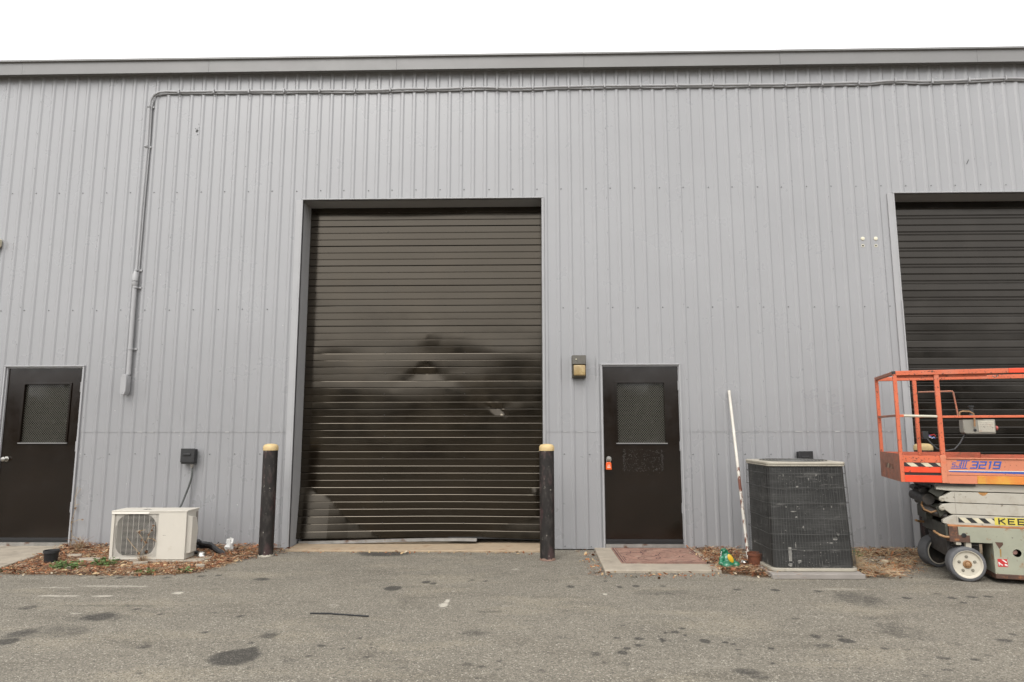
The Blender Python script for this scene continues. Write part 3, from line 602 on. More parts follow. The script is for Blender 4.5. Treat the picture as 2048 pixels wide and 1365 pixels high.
# ---------------------------------------------------------------- door mat
dm = MB()
dm.box(7.535,8.445,-.93,-.045,.0285,.0365)
dmo = dm.build('doormat', MAT, None, bevel=.003); tag(dmo, 'flat dusty red doormat on the concrete stoop', 'doormat')
mb = MB(); z = .0371
for a, b_, c, d in ((7.545,8.435,-.92,-.905),(7.545,8.435,-.075,-.055),(7.545,7.56,-.905,-.075),(8.42,8.435,-.905,-.075)): mb.box(a,b_,c,d,z-.0004,z)
for a, b_, c, d in ((7.575,8.405,-.890,-.882),(7.575,8.405,-.097,-.091),(7.575,7.583,-.882,-.097),(8.397,8.405,-.882,-.097)): mb.box(a,b_,c,d,z-.0004,z)
rr = random.Random(4)
for _ in range(26):
    x, y, a = rr.uniform(7.62,8.36), rr.uniform(-.85,-.13), rr.uniform(0,3.1)
    p_ = [(x,y)]
    for k in range(6): a += rr.uniform(-.7,.7); p_.append((p_[-1][0]+.045*math.cos(a), p_[-1][1]+.045*math.sin(a)))
    p_ = [(min(8.38,max(7.60,u)), min(-.11,max(-.87,v))) for u, v in p_]
    zz = z+.0001*rr.random()
    for (xa, ya), (xb, yb) in zip(p_, p_[1:]):
        d = Vector((xb-xa, yb-ya)); 
        if d.length < .005: continue
        d = d.normalized()*.005
        mb.quad((xa-d.y,ya+d.x,zz),(xa+d.y,ya-d.x,zz),(xb+d.y,yb-d.x,zz),(xb-d.y,yb+d.x,zz))
b_o = mb.build('pattern', MATB, dmo, smooth=False, fix=False)

# ---------------------------------------------------------------- small cream air conditioner
AW, AD, AH = .795, .27, .50
ac = empty('small_air_conditioner', (2.135,-.85,.035), 'small cream outdoor air conditioner with fan grille, low by the left of the wall', 'air conditioner', rz=math.radians(1.6))
mb = MB()
gx0, gx1, gz0, gz1 = .03, .50, .022, AH-.028
xs = [0, gx0, gx1, AW]; zs = [.0, gz0, gz1, AH-.012]
for i in range(3):
    for j in range(3):
        if i == 1 and j == 1: continue
        mb.box(xs[i], xs[i+1], 0, .02, zs[j], zs[j+1])
mb.box(0,.012,.02,AD,0,AH-.012); mb.box(AW-.012,AW,.02,AD,0,AH-.012); mb.box(.012,AW-.012,.02,AD,0,.012); mb.box(.012,AW-.012,AD-.012,AD,.012,AH-.012)
mb.build('casing', WHPL, ac, bevel=.0)
mb = MB(); mb.box(-.006,AW+.008,-.004,AD+.012,AH-.010,AH+.004); mb.prism([(-.004,AH-.0105),(-.012,AH-.030),(-.006,AH-.030),(.0,AH-.0105)],0,.0,.40)
mb.build('lid', WHPL, ac, bevel=.004)
mb = MB(); mb.lathe((.31,.10,AH+.004),(0,0,1),[(.012,0),(.010,.004)],8); mb.add([(.27+.02*i+.006*math.sin(i*3), .09+.015*math.cos(i*2), AH+.0055) for i in range(5)]+[(.36-.02*i, .12+.01*math.sin(i), AH+.0055) for i in range(4)], [tuple(range(9))]); mb.build('lid_scar', SCUFF, ac, smooth=False)
# grille with rounded-octagon opening
gw, gh = gx1-gx0, gz1-gz0
cx, cz = gx0+.228, (gz0+gz1)/2; R0 = .218
def inside(x, z):
    dx, dz = abs(x-cx)/R0, abs(z-cz)/R0
    return dx**3.2+dz**3.2 < 1
mb = MB(); N = 64
cc = [(cx+R0*math.copysign(abs(math.cos(a))**(2/3.2),math.cos(a)), cz+R0*math.copysign(abs(math.sin(a))**(2/3.2),math.sin(a))) for a in [2*math.pi*i/N for i in range(N)]]
def outer(i):
    a = 2*math.pi*i/N; c, s_ = math.cos(a), math.sin(a)
    t = min(((gx1-cx)/c if c > 0 else (gx0-cx)/c) if abs(c) > 1e-6 else 9, ((gz1-cz)/s_ if s_ > 0 else (gz0-cz)/s_) if abs(s_) > 1e-6 else 9)
    return (cx+c*t, cz+s_*t)
vs = [(x,.018,z) for x, z in cc]+[(*(lambda q:(q[0],.018,q[1]))(outer(i)),) for i in range(N)]
mb.add(vs, [(i,(i+1)%N,(i+1)%N+N,i+N) for i in range(N)]); mb.build('fan_shroud', WHPD, ac, smooth=False)
mb = MB(); k = 0; z = gz0+.006
while z < gz1-.004: mb.box(gx0,gx1,.003,.0045,z,z+.0027); z += .0122
for i in range(8): x = gx0+.03+i*.057; mb.box(x,x+.0024,.0015,.0029,gz0,gz1)
mb.build('grille', WHPD, ac, smooth=False)
mb = MB(); mb.quad((gx0,.16,gz0),(gx1,.16,gz0),(gx1,.16,gz1),(gx0,.16,gz1)); mb.build('coil', COILB, ac, smooth=False)
mb = MB()
mb.lathe((cx,.10,cz),(0,-1,0),[(.045,0),(.045,.05),(.03,.06)],20)
for i in range(3):
    a = i*2.094+.4
    mb.add([(cx+.04*math.cos(a-.4),.07,cz+.04*math.sin(a-.4)),(cx+.18*math.cos(a-.15),.06,cz+.18*math.sin(a-.15)),(cx+.185*math.cos(a+.5),.10,cz+.185*math.sin(a+.5)),(cx+.04*math.cos(a+.5),.09,cz+.04*math.sin(a+.5))],[(0,1,2,3)])
mb.build('fan', LDK, ac, smooth=False)
mb = MB()   # bulged side service cover and side grille
mb.add([(AW+.001,.03,.05),(AW+.001,.03,AH-.05),(AW+.040,.055,AH-.06),(AW+.040,.055,.06),(AW+.045,.14,AH-.08),(AW+.055,.17,.30),(AW+.045,.16,.06),(AW+.002,.20,AH-.09),(AW+.002,.225,.28),(AW+.002,.20,.04)],
       [(0,3,2,1),(3,6,5,4,2),(4,5,8,7),(5,6,9,8),(1,2,4,7),(0,9,6,3)])
mb.build('service_cover', WHPL, ac, bevel=.004)
mb = MB(); mb.box(AW+.0015,AW+.004,.215,.262,.30,AH-.03); mb.build('side_vent', CONG, ac)
mb = MB(); mb.box(AW-.11,AW-.105,-.002,-.0005,.03,AH-.03) if 0 else None; mb.box(.555,.575,-.0012,-.0003,.245,.249); mb.box(.58,.586,-.0012,-.0003,.245,.249); mb.build('faded_mark', CONG, ac)
for x in (.10,.60):
    mb = MB(); mb.box(x,x+.06,.02,.25,-.03,-.001); mb.build('foot', WHPD, ac)
mb = MB(); mb.prism([(2.55,-.90),(3.12,-.88),(3.16,-.70),(3.05,-.35),(2.2,-.35),(2.15,-.80)], 2, .001, .03); p = mb.build('equipment_pad', CONC, bevel=.006); tag(p, 'low cream slab under the small air conditioner', 'concrete pad')
hs_ = MB(); rr = random.Random(8)
for (a, b_, c, r) in (((2.93,-.60,.18),(3.05,-.50,.13),(3.20,-.48,.02),.028),((2.92,-.55,.12),(3.02,-.44,.10),(3.17,-.40,.02),.022),((2.93,-.60,.07),(3.0,-.55,.03),(3.08,-.58,.01),.02)):
    P0 = [Vector(a).lerp(Vector(b_),t) if t < 1 else Vector(b_).lerp(Vector(c),t-1) for t in [i*.2 for i in range(11)]]
    P0 = [q+Vector((rr.uniform(-.006,.006),0,rr.uniform(-.006,.006))) for q in P0]; hs_.tube(P0, [r*rr.uniform(.8,1.15) for _ in P0], 9)
tag(hs_.build('wrapped_hose', HOSE), 'black tape wrapped hoses behind the small air conditioner', 'hose')
def crumple(name, x, y, z, s_, mt_, lab, cat, seed, flat=.7):
    rr = random.Random(seed); mb = MB(); mb.ball((0,0,0),s_,s_*.8,s_*flat,n=10)
    mb.v = [tuple(Vector(v)*(1+rr.uniform(-.4,.35))) for v in mb.v]
    o = mb.build(name, mt_, smooth=False, loc=(x,y,z)); tag(o, lab, cat); return o
crumple('crumpled_paper', 3.18, -.30, .10, .055, WHT, 'crumpled white paper on leaves against the wall', 'litter', 1, 1.2)
crumple('crumpled_plastic', 3.02,-.62,.045,.05, SILV, 'shiny crumpled wrapper under the black hoses', 'litter', 2, .6)
crumple('crumpled_wrapper', 8.78,-.93,.04,.04, SILV, 'silver wrapper scrap between the green toy and the rusty can', 'litter', 3, .6)
for x, y, s_, lab in ((1.62,-.62,.10,'broken pale stone near the black pot'),(1.92,-.84,.13,'long flat pale stone left of the small air conditioner'),(2.55,-.98,.09,'flat white stone in front of the small air conditioner'),(3.25,-1.12,.05,'tan stone chip at the right end of the leaf litter'),(1.98,-1.25,.035,'small white pebble by the green weeds')):
    rr = random.Random(int(x*100)); n_ = 9
    poly = [(s_*rr.uniform(.7,1.2)*math.cos(6.283*i/n_), .5*s_*rr.uniform(.7,1.2)*math.sin(6.283*i/n_)) for i in range(n_)]
    mb = MB(); mb.prism(poly, 2, -.01, .035); tag(mb.build('stone', CONC, bevel=.008, loc=(x,y,.01)), lab, 'stone')

# pots
def pot(name, x, y, r0, r1, h, mt_, lab, cat, rim=.012, fill=LEAFM[3]):
    t = empty(name, (x,y,0), lab, cat); mb = MB()
    mb.lathe((0,0,0),(0,0,1),[(r0,0),(r1*.97,h-.03),(r1*.98,h-.028),(r1+rim*.4,h-.027),(r1+rim*.4,h),(r1-.004,h),(r0-.004,.02),(.001,.02)],28); mb.build('shell', mt_, t)
    mb = MB(); mb.lathe((0,0,h-.03),(0,0,1),[(r1-.006,0),(.001,.008)],20); mb.build('fill', fill, t); return t
pot('plant_pot', 1.57,-.93,.058,.070,.145, BLKP, 'small black plastic pot in dead leaves beside the left stoop', 'plant pot')
pot('rusty_can', 8.875,-1.00,.066,.072,.155, RUSTM, 'rusty open can beside the big condenser', 'can', fill=RUSTM)

# green toy
ty = empty('garden_ornament', (8.585,-1.06,.0), 'shiny green animal ornament with yellow belly lying in leaves by the stoop', 'ornament', rz=.1)
mb = MB()
mb.ball((-.0,.03,.085),.062,.055,.075,tilt=.25,n=20); mb.ball((-.015,.055,.150),.042,.045,.05,n=20,tilt=-.2); mb.ball((-.03,.03,.175),.020,.03,.02,n=14)
mb.ball((-.02,-.045,.045),.062,.045,.042,n=20,rot=.2); mb.ball((-.075,-.02,.060),.036,.028,.026,n=16,tilt=.5); mb.ball((.075,-.02,.042),.040,.036,.040,n=20); mb.ball((-.065,.0,.105),.026,.02,.035,tilt=.6,n=14); mb.ball((.05,.01,.08),.03,.025,.03,n=14)
bo = mb.build('body', GREEN, ty)
rm = bo.modifiers.new('remesh','REMESH'); rm.mode = 'VOXEL'; rm.voxel_size = .005; rm.use_smooth_shade = True
sm_ = bo.modifiers.new('smooth','SMOOTH'); sm_.iterations = 5
mb = MB(); mb.ball((.018,-.022,.108),.026,.012,.048,n=16,tilt=-.5); mb.build('belly', YELL, ty)
mb = MB()
for i in range(4): mb.ball((-.058-.004*i,.02,.165-.018*i),.006,.006,.007,n=8)
mb.build('teeth', WHT, ty)

# leaning pipe
pl = empty('leaning_pipe', (8.90,-.715,0), 'white rusting pipe leaning on the wall beside the big condenser', 'pipe')
a, c = Vector((0,0,.0)), Vector((.078,.675,1.85)); a = Vector((.0,.0,.02))
mb = MB(); mb.tube([a.lerp(c, t) for t in (0,.2,.35,.52,.985)], .0165, 14); mb.m = [0]*len(mb.m)
for i in range(14*3, 14*4): mb.m[i] = 1
mb.build('tube', [PIPER, PIPEW], pl)
mb = MB(); mb.tube([a.lerp(c,.985), c], 0.0175, 14); mb.build('end_collar', PIPEW, pl)

# ---------------------------------------------------------------- big condenser
bc = empty('condenser_unit', (8.912,-1.385,.05), 'large black caged condenser unit on a concrete pad, left of the scissor lift', 'air conditioner')
BW, BD, BH = .765, .70, 1.015
def rrect(w_, d_, r, o=0., n_=6, x0=0., y0=0.):
    pts = []
    for (cx_, cy_, a0) in ((w_-r,r,-90),(w_-r,d_-r,0),(r,d_-r,90),(r,r,180)):
        for k in range(n_+1):
            a = math.radians(a0+90*k/n_); pts.append((x0+cx_+(r+o)*math.cos(a), y0+cy_+(r+o)*math.sin(a)))
    return pts
mb = MB(); mb.prism([(u+.0,v) for u, v in rrect(BW,BD,.07,-.02)], 2, .03, BH-.02)
coil = mb
mb = MB(); z = .06
ring = rrect(BW,BD,.07,-.016)
while z < BH-.04:
    for (p_, q_) in zip(ring, ring[1:]+ring[:1]): mb.quad((*p_,z),(*q_,z),(*[c_*1 for c_ in q_],z+.004),(*p_,z+.004))
    z += .024
mb.build('louvre_lines', LOUV, bc, smooth=False)
mb = MB(); mb.prism(rrect(BW,BD,.07,.004), 2, BH-.012, BH+.012); mb.prism(rrect(BW,BD,.07,.001), 2, BH-.03, BH-.0125); mb.build('top_cover', TANM, bc, bevel=.006)
mb = MB()
for k in range(9): mb.tube([(BW/2+.32*math.cos(a)*(1-k*.1), BD/2+.32*math.sin(a)*(1-k*.1), BH+.018) for a in [i*6.2832/24 for i in range(25)]], .003, 6)
mb.build('fan_guard', CAGE, bc)
mb = MB(); mb.prism(rrect(BW,BD,.07,.012), 2, .0, .028); mb.build('base_pan', TANM, bc, bevel=.004)
# cage wires follow the rounded outline
out = rrect(BW,BD,.07,.006,8); per_ = [0]
for p_, q_ in zip(out, out[1:]+out[:1]): per_.append(per_[-1]+math.dist(p_, q_))
def at(s_, o=0.):
    s_ %= per_[-1]
    for i in range(len(out)):
        if per_[i] <= s_ <= per_[i+1]:
            p_, q_ = out[i], out[(i+1)%len(out)]; t = (s_-per_[i])/max(1e-9, per_[i+1]-per_[i])
            return (p_[0]+(q_[0]-p_[0])*t, p_[1]+(q_[1]-p_[1])*t)
rr = random.Random(2); nw = 104
wires = MB()
for k in range(nw):
    s0 = per_[-1]*k/nw; ph = rr.uniform(0,6); dr = rr.uniform(-.010,.010)
    wires.tube([(*at(s0+dr*z_+.004*math.sin(z_*7+ph)), z_) for z_ in (.03,.2,.4,.6,.8,BH-.02)], .0013, 4, caps=False)
for z_ in (.20,.345,.49,.635,.78,.915):
    wires.tube([(*at(per_[-1]*i/90), z_+.0022*math.sin(i*.5+z_*9)) for i in range(91)], .0022, 5, caps=False)
wires.build('wire_cage', CAGE, bc)
mb = coil; rr = random.Random(6)   # scratches and splashes of pale paint on the fins
def splash(x, z, s_, sx=1.):
    x = x*.75
    n_ = 8; mb.add([(x+s_*sx*rr.uniform(.4,1)*math.cos(6.283*i/n_), .0165, z+s_*rr.uniform(.4,1)*math.sin(6.283*i/n_)) for i in range(n_)], [tuple(range(n_))], 1)
for (x, z, s_, sx) in ((.20,.90,.018,.5),(.37,.79,.012,1.6),(.52,.86,.02,.35),(.62,.90,.02,.6),(.21,.60,.012,1),(.30,.555,.008,5),(.41,.405,.022,.55),(.33,.50,.015,1),(.30,.24,.03,.4),(.79,.30,.018,2.5),(.83,.34,.016,1.2),(.74,.26,.012,2),(.28,.20,.008,8),(.34,.09,.02,2),(.22,.06,.02,1.5),(.6,.25,.01,1),(.68,.58,.01,.8),(.78,.6,.018,.4),(.6,.17,.01,1),(.82,.88,.012,1)): splash(x, z, s_, sx)
for _ in range(170):
    splash(rr.uniform(.12,.82), rr.choice((rr.uniform(.04,.2), rr.uniform(.04,.95), rr.uniform(.8,.95))), rr.uniform(.0015,.006), rr.choice((.4,.6,1,2)))
mb.box(.155,.185,.0150,.0163,.09,.22,1); mb.build('coil_body', [COIL, mat('pale_splash',(.30,.29,.265),.8,var=.3,vscale=30)], bc)
mb = MB(); mb.prism([(8.865,-1.50),(9.735,-1.49),(9.76,-.5),(8.90,-.5)], 2, .0, .047); tag(mb.build('equipment_pad', CONG, bevel=.006), 'grey concrete pad under the big condenser', 'concrete pad')
for o_ in bc.children:     # the sheet metal flares towards its base
    for v_ in o_.data.vertices: v_.co.x += .045*max(0, v_.co.x/BW)*(1-v_.co.z/BH)

# ---------------------------------------------------------------- scissor lift (local frame: x along the machine, y away from the camera)
TH = -.285
LF = empty('scissor_lift', (10.157,-1.437,0), 'rusty orange and grey scissor lift parked before the right roller door', 'scissor lift', rz=TH)
LW, LL = .84, 2.02
def part(fn, name, mt_, parent=LF, **k): mb = MB(); fn(mb); return mb.build(name, mt_, parent, **k)
def pd(name):  # an empty that groups sub-parts
    o = bpy.data.objects.new(name, None); S.collection.objects.link(o); o.parent = LF; return o
# --- platform
PF = pd('platform')
def f(mb): mb.box(.0,.40,.02,LW-.02,.93,.945); mb.box(.40,LL,.02,LW-.02,.915,.93)
part(f, 'deck', LDK, PF)
def f(mb):
    mb.box(.0,.036,-.002,.03,.893,1.158)          # corner plate
    mb.box(.036,.345,.004,.028,1.078,1.143)
part(f, 'toe_board', LOR, PF, bevel=.002)
def f(mb): mb.box(.036,.345,.012,.028,.984,1.0385); mb.box(.036,.345,.0,.03,.893,.958)
part(f, 'toe_board', LORD, PF, bevel=.002)
def f(mb): mb.box(.036,.345,.022,.028,.958,.984)
part(f, 'slot', BLK, PF)
def hazard(mb0, x0, x1, z0, z1, y, wd, sl, names):
    """slanted stripes clipped to the band; material 0 and 1 alternate"""
    k = int((x0-sl)/wd)-2; i = 0
    x = x0-abs(sl)-wd
    while x < x1+abs(sl):
        poly = [(x,z1),(x+wd,z1),(x+wd+sl,z0),(x+sl,z0)]
        # clip in x
        def clipx(P, lim, s_):
            o = []
            for (a, b_) in zip(P, P[1:]+P[:1]):
                ia, ib = (a[0]-lim)*s_ >= 0, (b_[0]-lim)*s_ >= 0
                if ia: o.append(a)
                if ia != ib: t = (lim-a[0])/(b_[0]-a[0]); o.append((lim, a[1]+(b_[1]-a[1])*t))
            return o
        P = clipx(poly, x0, 1); P = clipx(P, x1, -1) if len(P) > 2 else P
        if len(P) > 2: mb0.add([(a, y, b_) for a, b_ in P], [tuple(range(len(P)))], i % 2)
        x += wd; i += 1
mb = MB(); hazard(mb, .037,.345,1.0395,1.077,.010,.062,.045,0); mb.build('hazard_stripe', [CRM, BLK], PF, smooth=False)
def f(mb):
    mb.box(.345,.392,-.004,.03,.890,1.150)
part(f, 'corner_plate', LPK, PF, bevel=.002)
def f(mb):
    mb.box(.392,LL,.002,.028,.965,1.122)
    mb.box(.392,LL,-.010,.03,1.116,1.126)
part(f, 'side_panel', LPK, PF, bevel=.002)
def f(mb): mb.box(.392,.63,-.004,.03,.888,.962); mb.box(.70,.703,-.0045,-.004,.888,.962)
part(f, 'side_rail', LPK, PF, bevel=.003)
def f(mb): mb.box(.63,LL,-.004,.03,.888,.962)
part(f, 'side_rail', LYEL, PF, bevel=.003)
def f(mb):
    mb.add([(-.001,.0,.893),(-.001,LW,.893),(-.001,LW,1.158),(-.001,0,1.158),(.004,.0,.893),(.004,LW,.893),(.004,LW,1.158),(.004,0,1.158)], [(0,3,2,1),(4,5,6,7),(3,7,6,2),(0,1,5,4)])
part(f, 'end_panel', LBR, PF)
mb = MB(); tmp = MB(); hazard(tmp, .25,.62,1.0,1.05,0,.07,.05,0); tmp.v = [(-.0025, v[0], v[2]) for v in tmp.v]; tmp.build('hazard_stripe', [mat('scraped_cream',(.42,.33,.22),.7,spots=[((.27,.10,.055),9,.45,.55)]), mat('scraped_black',(.12,.06,.04),.7,spots=[((.27,.10,.055),9,.45,.55)])], PF, smooth=False)
DIA = mat('tread_plate_orange', (.62,.14,.07), .5, var=.1, vscale=5, spots=[((.36,.12,.06), 8, .55, .7)])
def f(mb):
    mb.box(.0,.93,LW-.02,LW-.012,.945,1.155); mb.box(.93,LL,LW-.03,LW-.012,.945,1.135)
    for i in range(46):
        for j in range(2):
            x, z = .02+i*.0195, 1.105+.026*j; s_ = 1 if (i+j) % 2 else -1
            mb.obox((x,LW-.0215,z-.008),(x+.014,LW-.0215,z-.008+.016*s_ if s_ > 0 else z-.012), (0,.0015,0), (0,0,.0022))
part(f, 'toe_board', DIA, PF, smooth=False)
def f(mb): mb.box(LL-.02,LL,0,LW,.89,1.15)
part(f, 'end_panel', LOR, PF)
# --- lettering as strokes
G = {'S':[(1,1,0,1),(0,1,0,.5),(0,.5,1,.5),(1,.5,1,0),(1,0,0,0)],'J':[(1,1,1,0),(1,0,0,0),(0,0,0,.3)],'I':[(.5,0,.5,1)],'3':[(0,1,1,1),(1,1,1,0),(0,0,1,0),(.25,.5,1,.5)],'2':[(0,1,1,1),(1,1,1,.5),(1,.5,0,.5),(0,.5,0,0),(0,0,1,0)],
     '1':[(.6,0,.6,1),(.25,1,.6,1)],'9':[(1,.5,0,.5),(0,.5,0,1),(0,1,1,1),(1,1,1,0),(1,0,0,0)],'K':[(0,0,0,1),(0,.45,1,1),(.3,.6,1,0)],'E':[(0,0,0,1),(0,1,1,1),(0,.5,.85,.5),(0,0,1,0)],'P':[(0,0,0,1),(0,1,1,1),(1,1,1,.5),(1,.5,0,.5)]}
def write(mb, txt, x, z, w_, h, gap, th, y, shear=0.):
    d = 0
    for ch in txt:
        if ch == ' ': x += w_*.6; continue
        ww = w_*(.35 if ch == 'I' else .6 if ch == '1' else 1)
        for (a, b_, c, e) in G[ch]:
            p0 = Vector((x+a*ww, z+b_*h)); p1 = Vector((x+c*ww, z+e*h)); dr = (p1-p0).normalized(); nn = Vector((-dr.y, dr.x))*th/2
            q = [p0-dr*th/2-nn, p1+dr*th/2-nn, p1+dr*th/2+nn, p0-dr*th/2+nn]; d += .00008
            mb.add([(u.x+shear*(u.y-z), y-d, u.y) for u in q], [(0,1,2,3)])
        x += ww+gap
mb = MB()
write(mb, '3219', .588, 1.033, .046, .058, .020, .0125, .0005, .30)
write(mb, 'SJ', .436, 1.043, .022, .036, .014, .006, .0005, .30)
for k in range(3): write(mb, 'I', .500+.019*k, 1.036, .02, .060, 0, .0085, .0002, .30)
mb.obox((.478,.0003,1.100),(.585,.0003,1.100),(0,.0002,0),(0,0,.004)); mb.obox((.425,.0003,1.029),(.560,.0003,1.029),(0,.0002,0),(0,0,.0035))
mb.build('model_lettering', BLUE, PF, smooth=False, fix=False)
mb = MB(); mb.add([(.41,.0008,.994),(LL,.0008,.968),(LL,.0008,1.004),(.41,.0008,1.002)], [(0,1,2,3)]); mb.build('blue_stripe', BLUE, PF, smooth=False)
mb = MB(); mb.box(.405,LL,-.0005,.0015,1.004,1.010); mb.build('white_stripe', WHT, PF, smooth=False)
# --- guard rails
GR = pd('guard_rail')
def bar(mb, x0, x1, y0, y1, z0, z1): mb.box(x0,x1,y0,y1,z0,z1)
def f(mb): bar(mb,.022,.965,-.004,.030,1.915,1.960)
part(f, 'top_rail', LOR, GR, bevel=.004)
def f(mb): bar(mb,.966,LL,-.004,.030,1.915,1.960)
part(f, 'top_rail', LORD, GR, bevel=.004)
def f(mb): bar(mb,.035,.80,.034,.060,1.893,1.930)
part(f, 'inner_rail', LOR, GR, bevel=.003)
def f(mb): bar(mb,.0,LL,LW-.03,LW,1.915,1.958)
part(f, 'top_rail', LOR, GR, bevel=.004)
def f(mb): bar(mb,.0,.030,.032,LW-.03,1.925,1.958)
part(f, 'top_rail', LBR, GR, bevel=.003)
def f(mb): bar(mb,-.004,.024,-.003,.03,1.93,1.958)
part(f, 'rail_cap', BLK, GR)
for (x, y, w_, z1) in ((.0,.0,.033,1.93),(.352,.0,.040,1.915),(.0,LW-.03,.033,1.925),(.36,LW-.03,.036,1.915),(1.5,.0,.04,1.915),(1.5,LW-.03,.04,1.915),(LL-.04,.0,.04,1.915),(LL-.04,LW-.03,.04,1.915)):
    def f(mb, x=x, y=y, w_=w_, z1=z1): bar(mb, x, x+w_, y, y+.03, 1.12, z1)
    part(f, 'rail_post', LOR, GR, bevel=.003)
def f(mb): mb.tube([(.06,.015,1.524),(.352,.015,1.514)], .013, 12)
part(f, 'mid_rail', mat('bare_white_bar',(.62,.58,.46),.5,var=.1,vscale=8), GR)
def f(mb): bar(mb,.392,LL,.002,.028,1.500,1.522); bar(mb,.03,.07,.002,.028,1.510,1.535)
part(f, 'mid_rail', LOR, GR, bevel=.003)
def f(mb): bar(mb,.392,LL,LW-.028,LW-.004,1.515,1.537)
part(f, 'mid_rail', LOR, GR, bevel=.003)
def f(mb): bar(mb,.004,.026,.03,LW-.03,1.515,1.537)
part(f, 'mid_rail', LBR, GR, bevel=.003)
def f(mb): mb.tube([(.86+.018*math.cos(a),.02,1.897+.018*math.sin(a)) for a in [math.pi+i*math.pi/8 for i in range(9)]], .004, 6)
part(f, 'lanyard_ring', SILV, GR)
def f(mb):
    y = LW-.10; mb.tube([(.39,y,1.785),(.69,y,1.79),(.705,y,1.788),(.712,y,1.775),(.735,y,1.56),(.735,y,1.53)], .0085, 8)
part(f, 'hose_guard', LBR, GR)
# --- control box
CB = pd('control_box')
cy = .60
def f(mb): mb.prism([(.735,1.36),(.755,1.345),(1.012,1.345),(1.018,1.36),(1.018,1.492),(.735,1.492)], 1, cy, cy+.13)
part(f, 'case', GBOX, CB, bevel=.008)
def f(mb): mb.box(.72,.92,cy-.02,cy+.15,1.512,1.528)
part(f, 'lid', PLATE, CB, bevel=.003)
def f(mb): mb.box(.865,1.005,cy-.006,cy-.0005,1.366,1.478)
part(f, 'label_plate', PLATE, CB, bevel=.002)
def f(mb):
    rr = random.Random(3)
    for k in range(5):
        z = 1.385+k*.018; x = .878
        while x < .985: w_ = rr.uniform(.008,.03); mb.box(x,min(x+w_,.99),cy-.0075,cy-.0062,z,z+.003); x += w_+.006
part(f, 'print', CONG, CB, smooth=False)
def f(mb): mb.lathe((1.018,cy+.06,1.405),(1,0,0),[(.012,0),(.012,.014),(.022,.016),(.022,.030),(.016,.035)],16)
part(f, 'stop_button', REDB, CB)
def f(mb): mb.lathe((.835,cy,1.385),(0,-1,0),[(.014,0),(.012,.012),(.004,.014)],14)
part(f, 'switch', BLKP, CB)
def f(mb): mb.lathe((.835,cy+.06,1.52),(0,0,1),[(.03,0),(.025,.02),(.017,.03),(.018,.09),(.026,.098),(.026,.112),(.01,.116)],16)
part(f, 'joystick', BLKP, CB)
def f(mb): mb.tube([(.70,cy-.03,1.53),(.705,cy-.03,1.565),(.73,cy-.03,1.575),(.79,cy-.03,1.572),(.825,cy-.03,1.55),(.83,cy-.03,1.50),(.825,cy-.03,1.42)], .008, 8)
part(f, 'bracket', LTAN, CB)
def f(mb): mb.tube([(.76,cy+.05,1.345),(.745,cy+.05,1.32),(.70,cy+.03,1.25),(.64,cy,1.19),(.57,cy,1.175),(.50,cy+.05,1.19),(.46,cy+.12,1.25),(.44,cy+.16,1.30)], .009, 8)
part(f, 'cable', BLKP, CB)
def f(mb): mb.box(.40,.455,LW-.09,LW-.05,1.29,1.37)
part(f, 'socket', BLKP, CB, bevel=.004)
for c_, pp in ((RED,((.455,LW-.1,1.325),(.50,LW-.12,1.34),(.51,LW-.12,1.32))),(WHT,((.455,LW-.1,1.315),(.48,LW-.12,1.30),(.50,LW-.11,1.312))),(BLUE,((.455,LW-.1,1.33),(.475,LW-.12,1.31),(.505,LW-.12,1.30)))):
    part(lambda mb: mb.tube(pp, .005, 6), 'wire', c_, CB)
# --- scissor pack
SP = pd('scissor_pack')
for yy in (.045, LW-.095):
    for (zb, ztp, xt, tipz) in ((.708,.808,.335,.738),(.602,.702,.335,.676),(.816,.884,.30,.84),(.500,.596,.335,.53)):
        def f(mb, yy=yy, zb=zb, ztp=ztp, xt=xt, tipz=tipz):
            mb.prism([(xt,tipz+.014),(xt,tipz-.014),(.405,zb),(1.95,zb-.012),(1.95,ztp-.012),(.425,ztp)] if zb < .83 else [(.40,zb),(1.95,zb-.008),(1.95,ztp),(.36,ztp)], 1, yy, yy+.05)
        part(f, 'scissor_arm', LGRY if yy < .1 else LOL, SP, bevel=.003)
for (x, z) in ((.345,.738),(.338,.655)):
    def f(mb, x=x, z=z):
        mb.lathe((x,.060,z),(0,-1,0),[(.026,0),(.026,.012),(.020,.014),(.020,.022),(.012,.024),(.011,.018)],20)
    part(f, 'pivot_pin', TANM, SP)
    part(lambda mb: mb.tube([(x-.0,.09,z),(x-.04,LW-.09,z)], .024, 14), 'cross_tube', LOL, SP)
part(lambda mb: (mb.tube([(.31,.14,.845),(.30,LW-.12,.845)], .030, 14), mb.lathe((.335,.09,.84),(0,-1,0),[(.018,0),(.018,.02),(.008,.022)],16)), 'cross_tube', LDK, SP)
part(lambda mb: (mb.tube([(.27,.20,.72),(.27,LW-.12,.72)], .052, 18), mb.tube([(.26,.30,.79),(.26,LW-.12,.80)], .028, 12)), 'cylinder', LDK, SP)
part(lambda mb: mb.prism([(.335,.74),(.355,.765),(.43,.84),(.40,.86),(.30,.865),(.25,.80)], 1, .10, .13), 'bracket', LOL, SP, bevel=.004)
part(lambda mb: mb.prism([(.30,.65),(.345,.70),(.42,.655),(.44,.62),(.37,.60),(.33,.56)], 1, .10, .13), 'bracket', LOL, SP, bevel=.004)
part(lambda mb: (mb.tube([(.24,.25,.63),(.30,.18,.60),(.40,.12,.57)], .034, 12), mb.tube([(.22,.45,.80),(.34,.2,.74)], .018, 10)), 'ram', LDK, SP)
part(lambda mb: mb.tube([(.24,.30,.69),(.22,.26,.66),(.225,.2,.62),(.27,.15,.60),(.32,.14,.62)], .009, 8), 'hose', LTAN, SP)
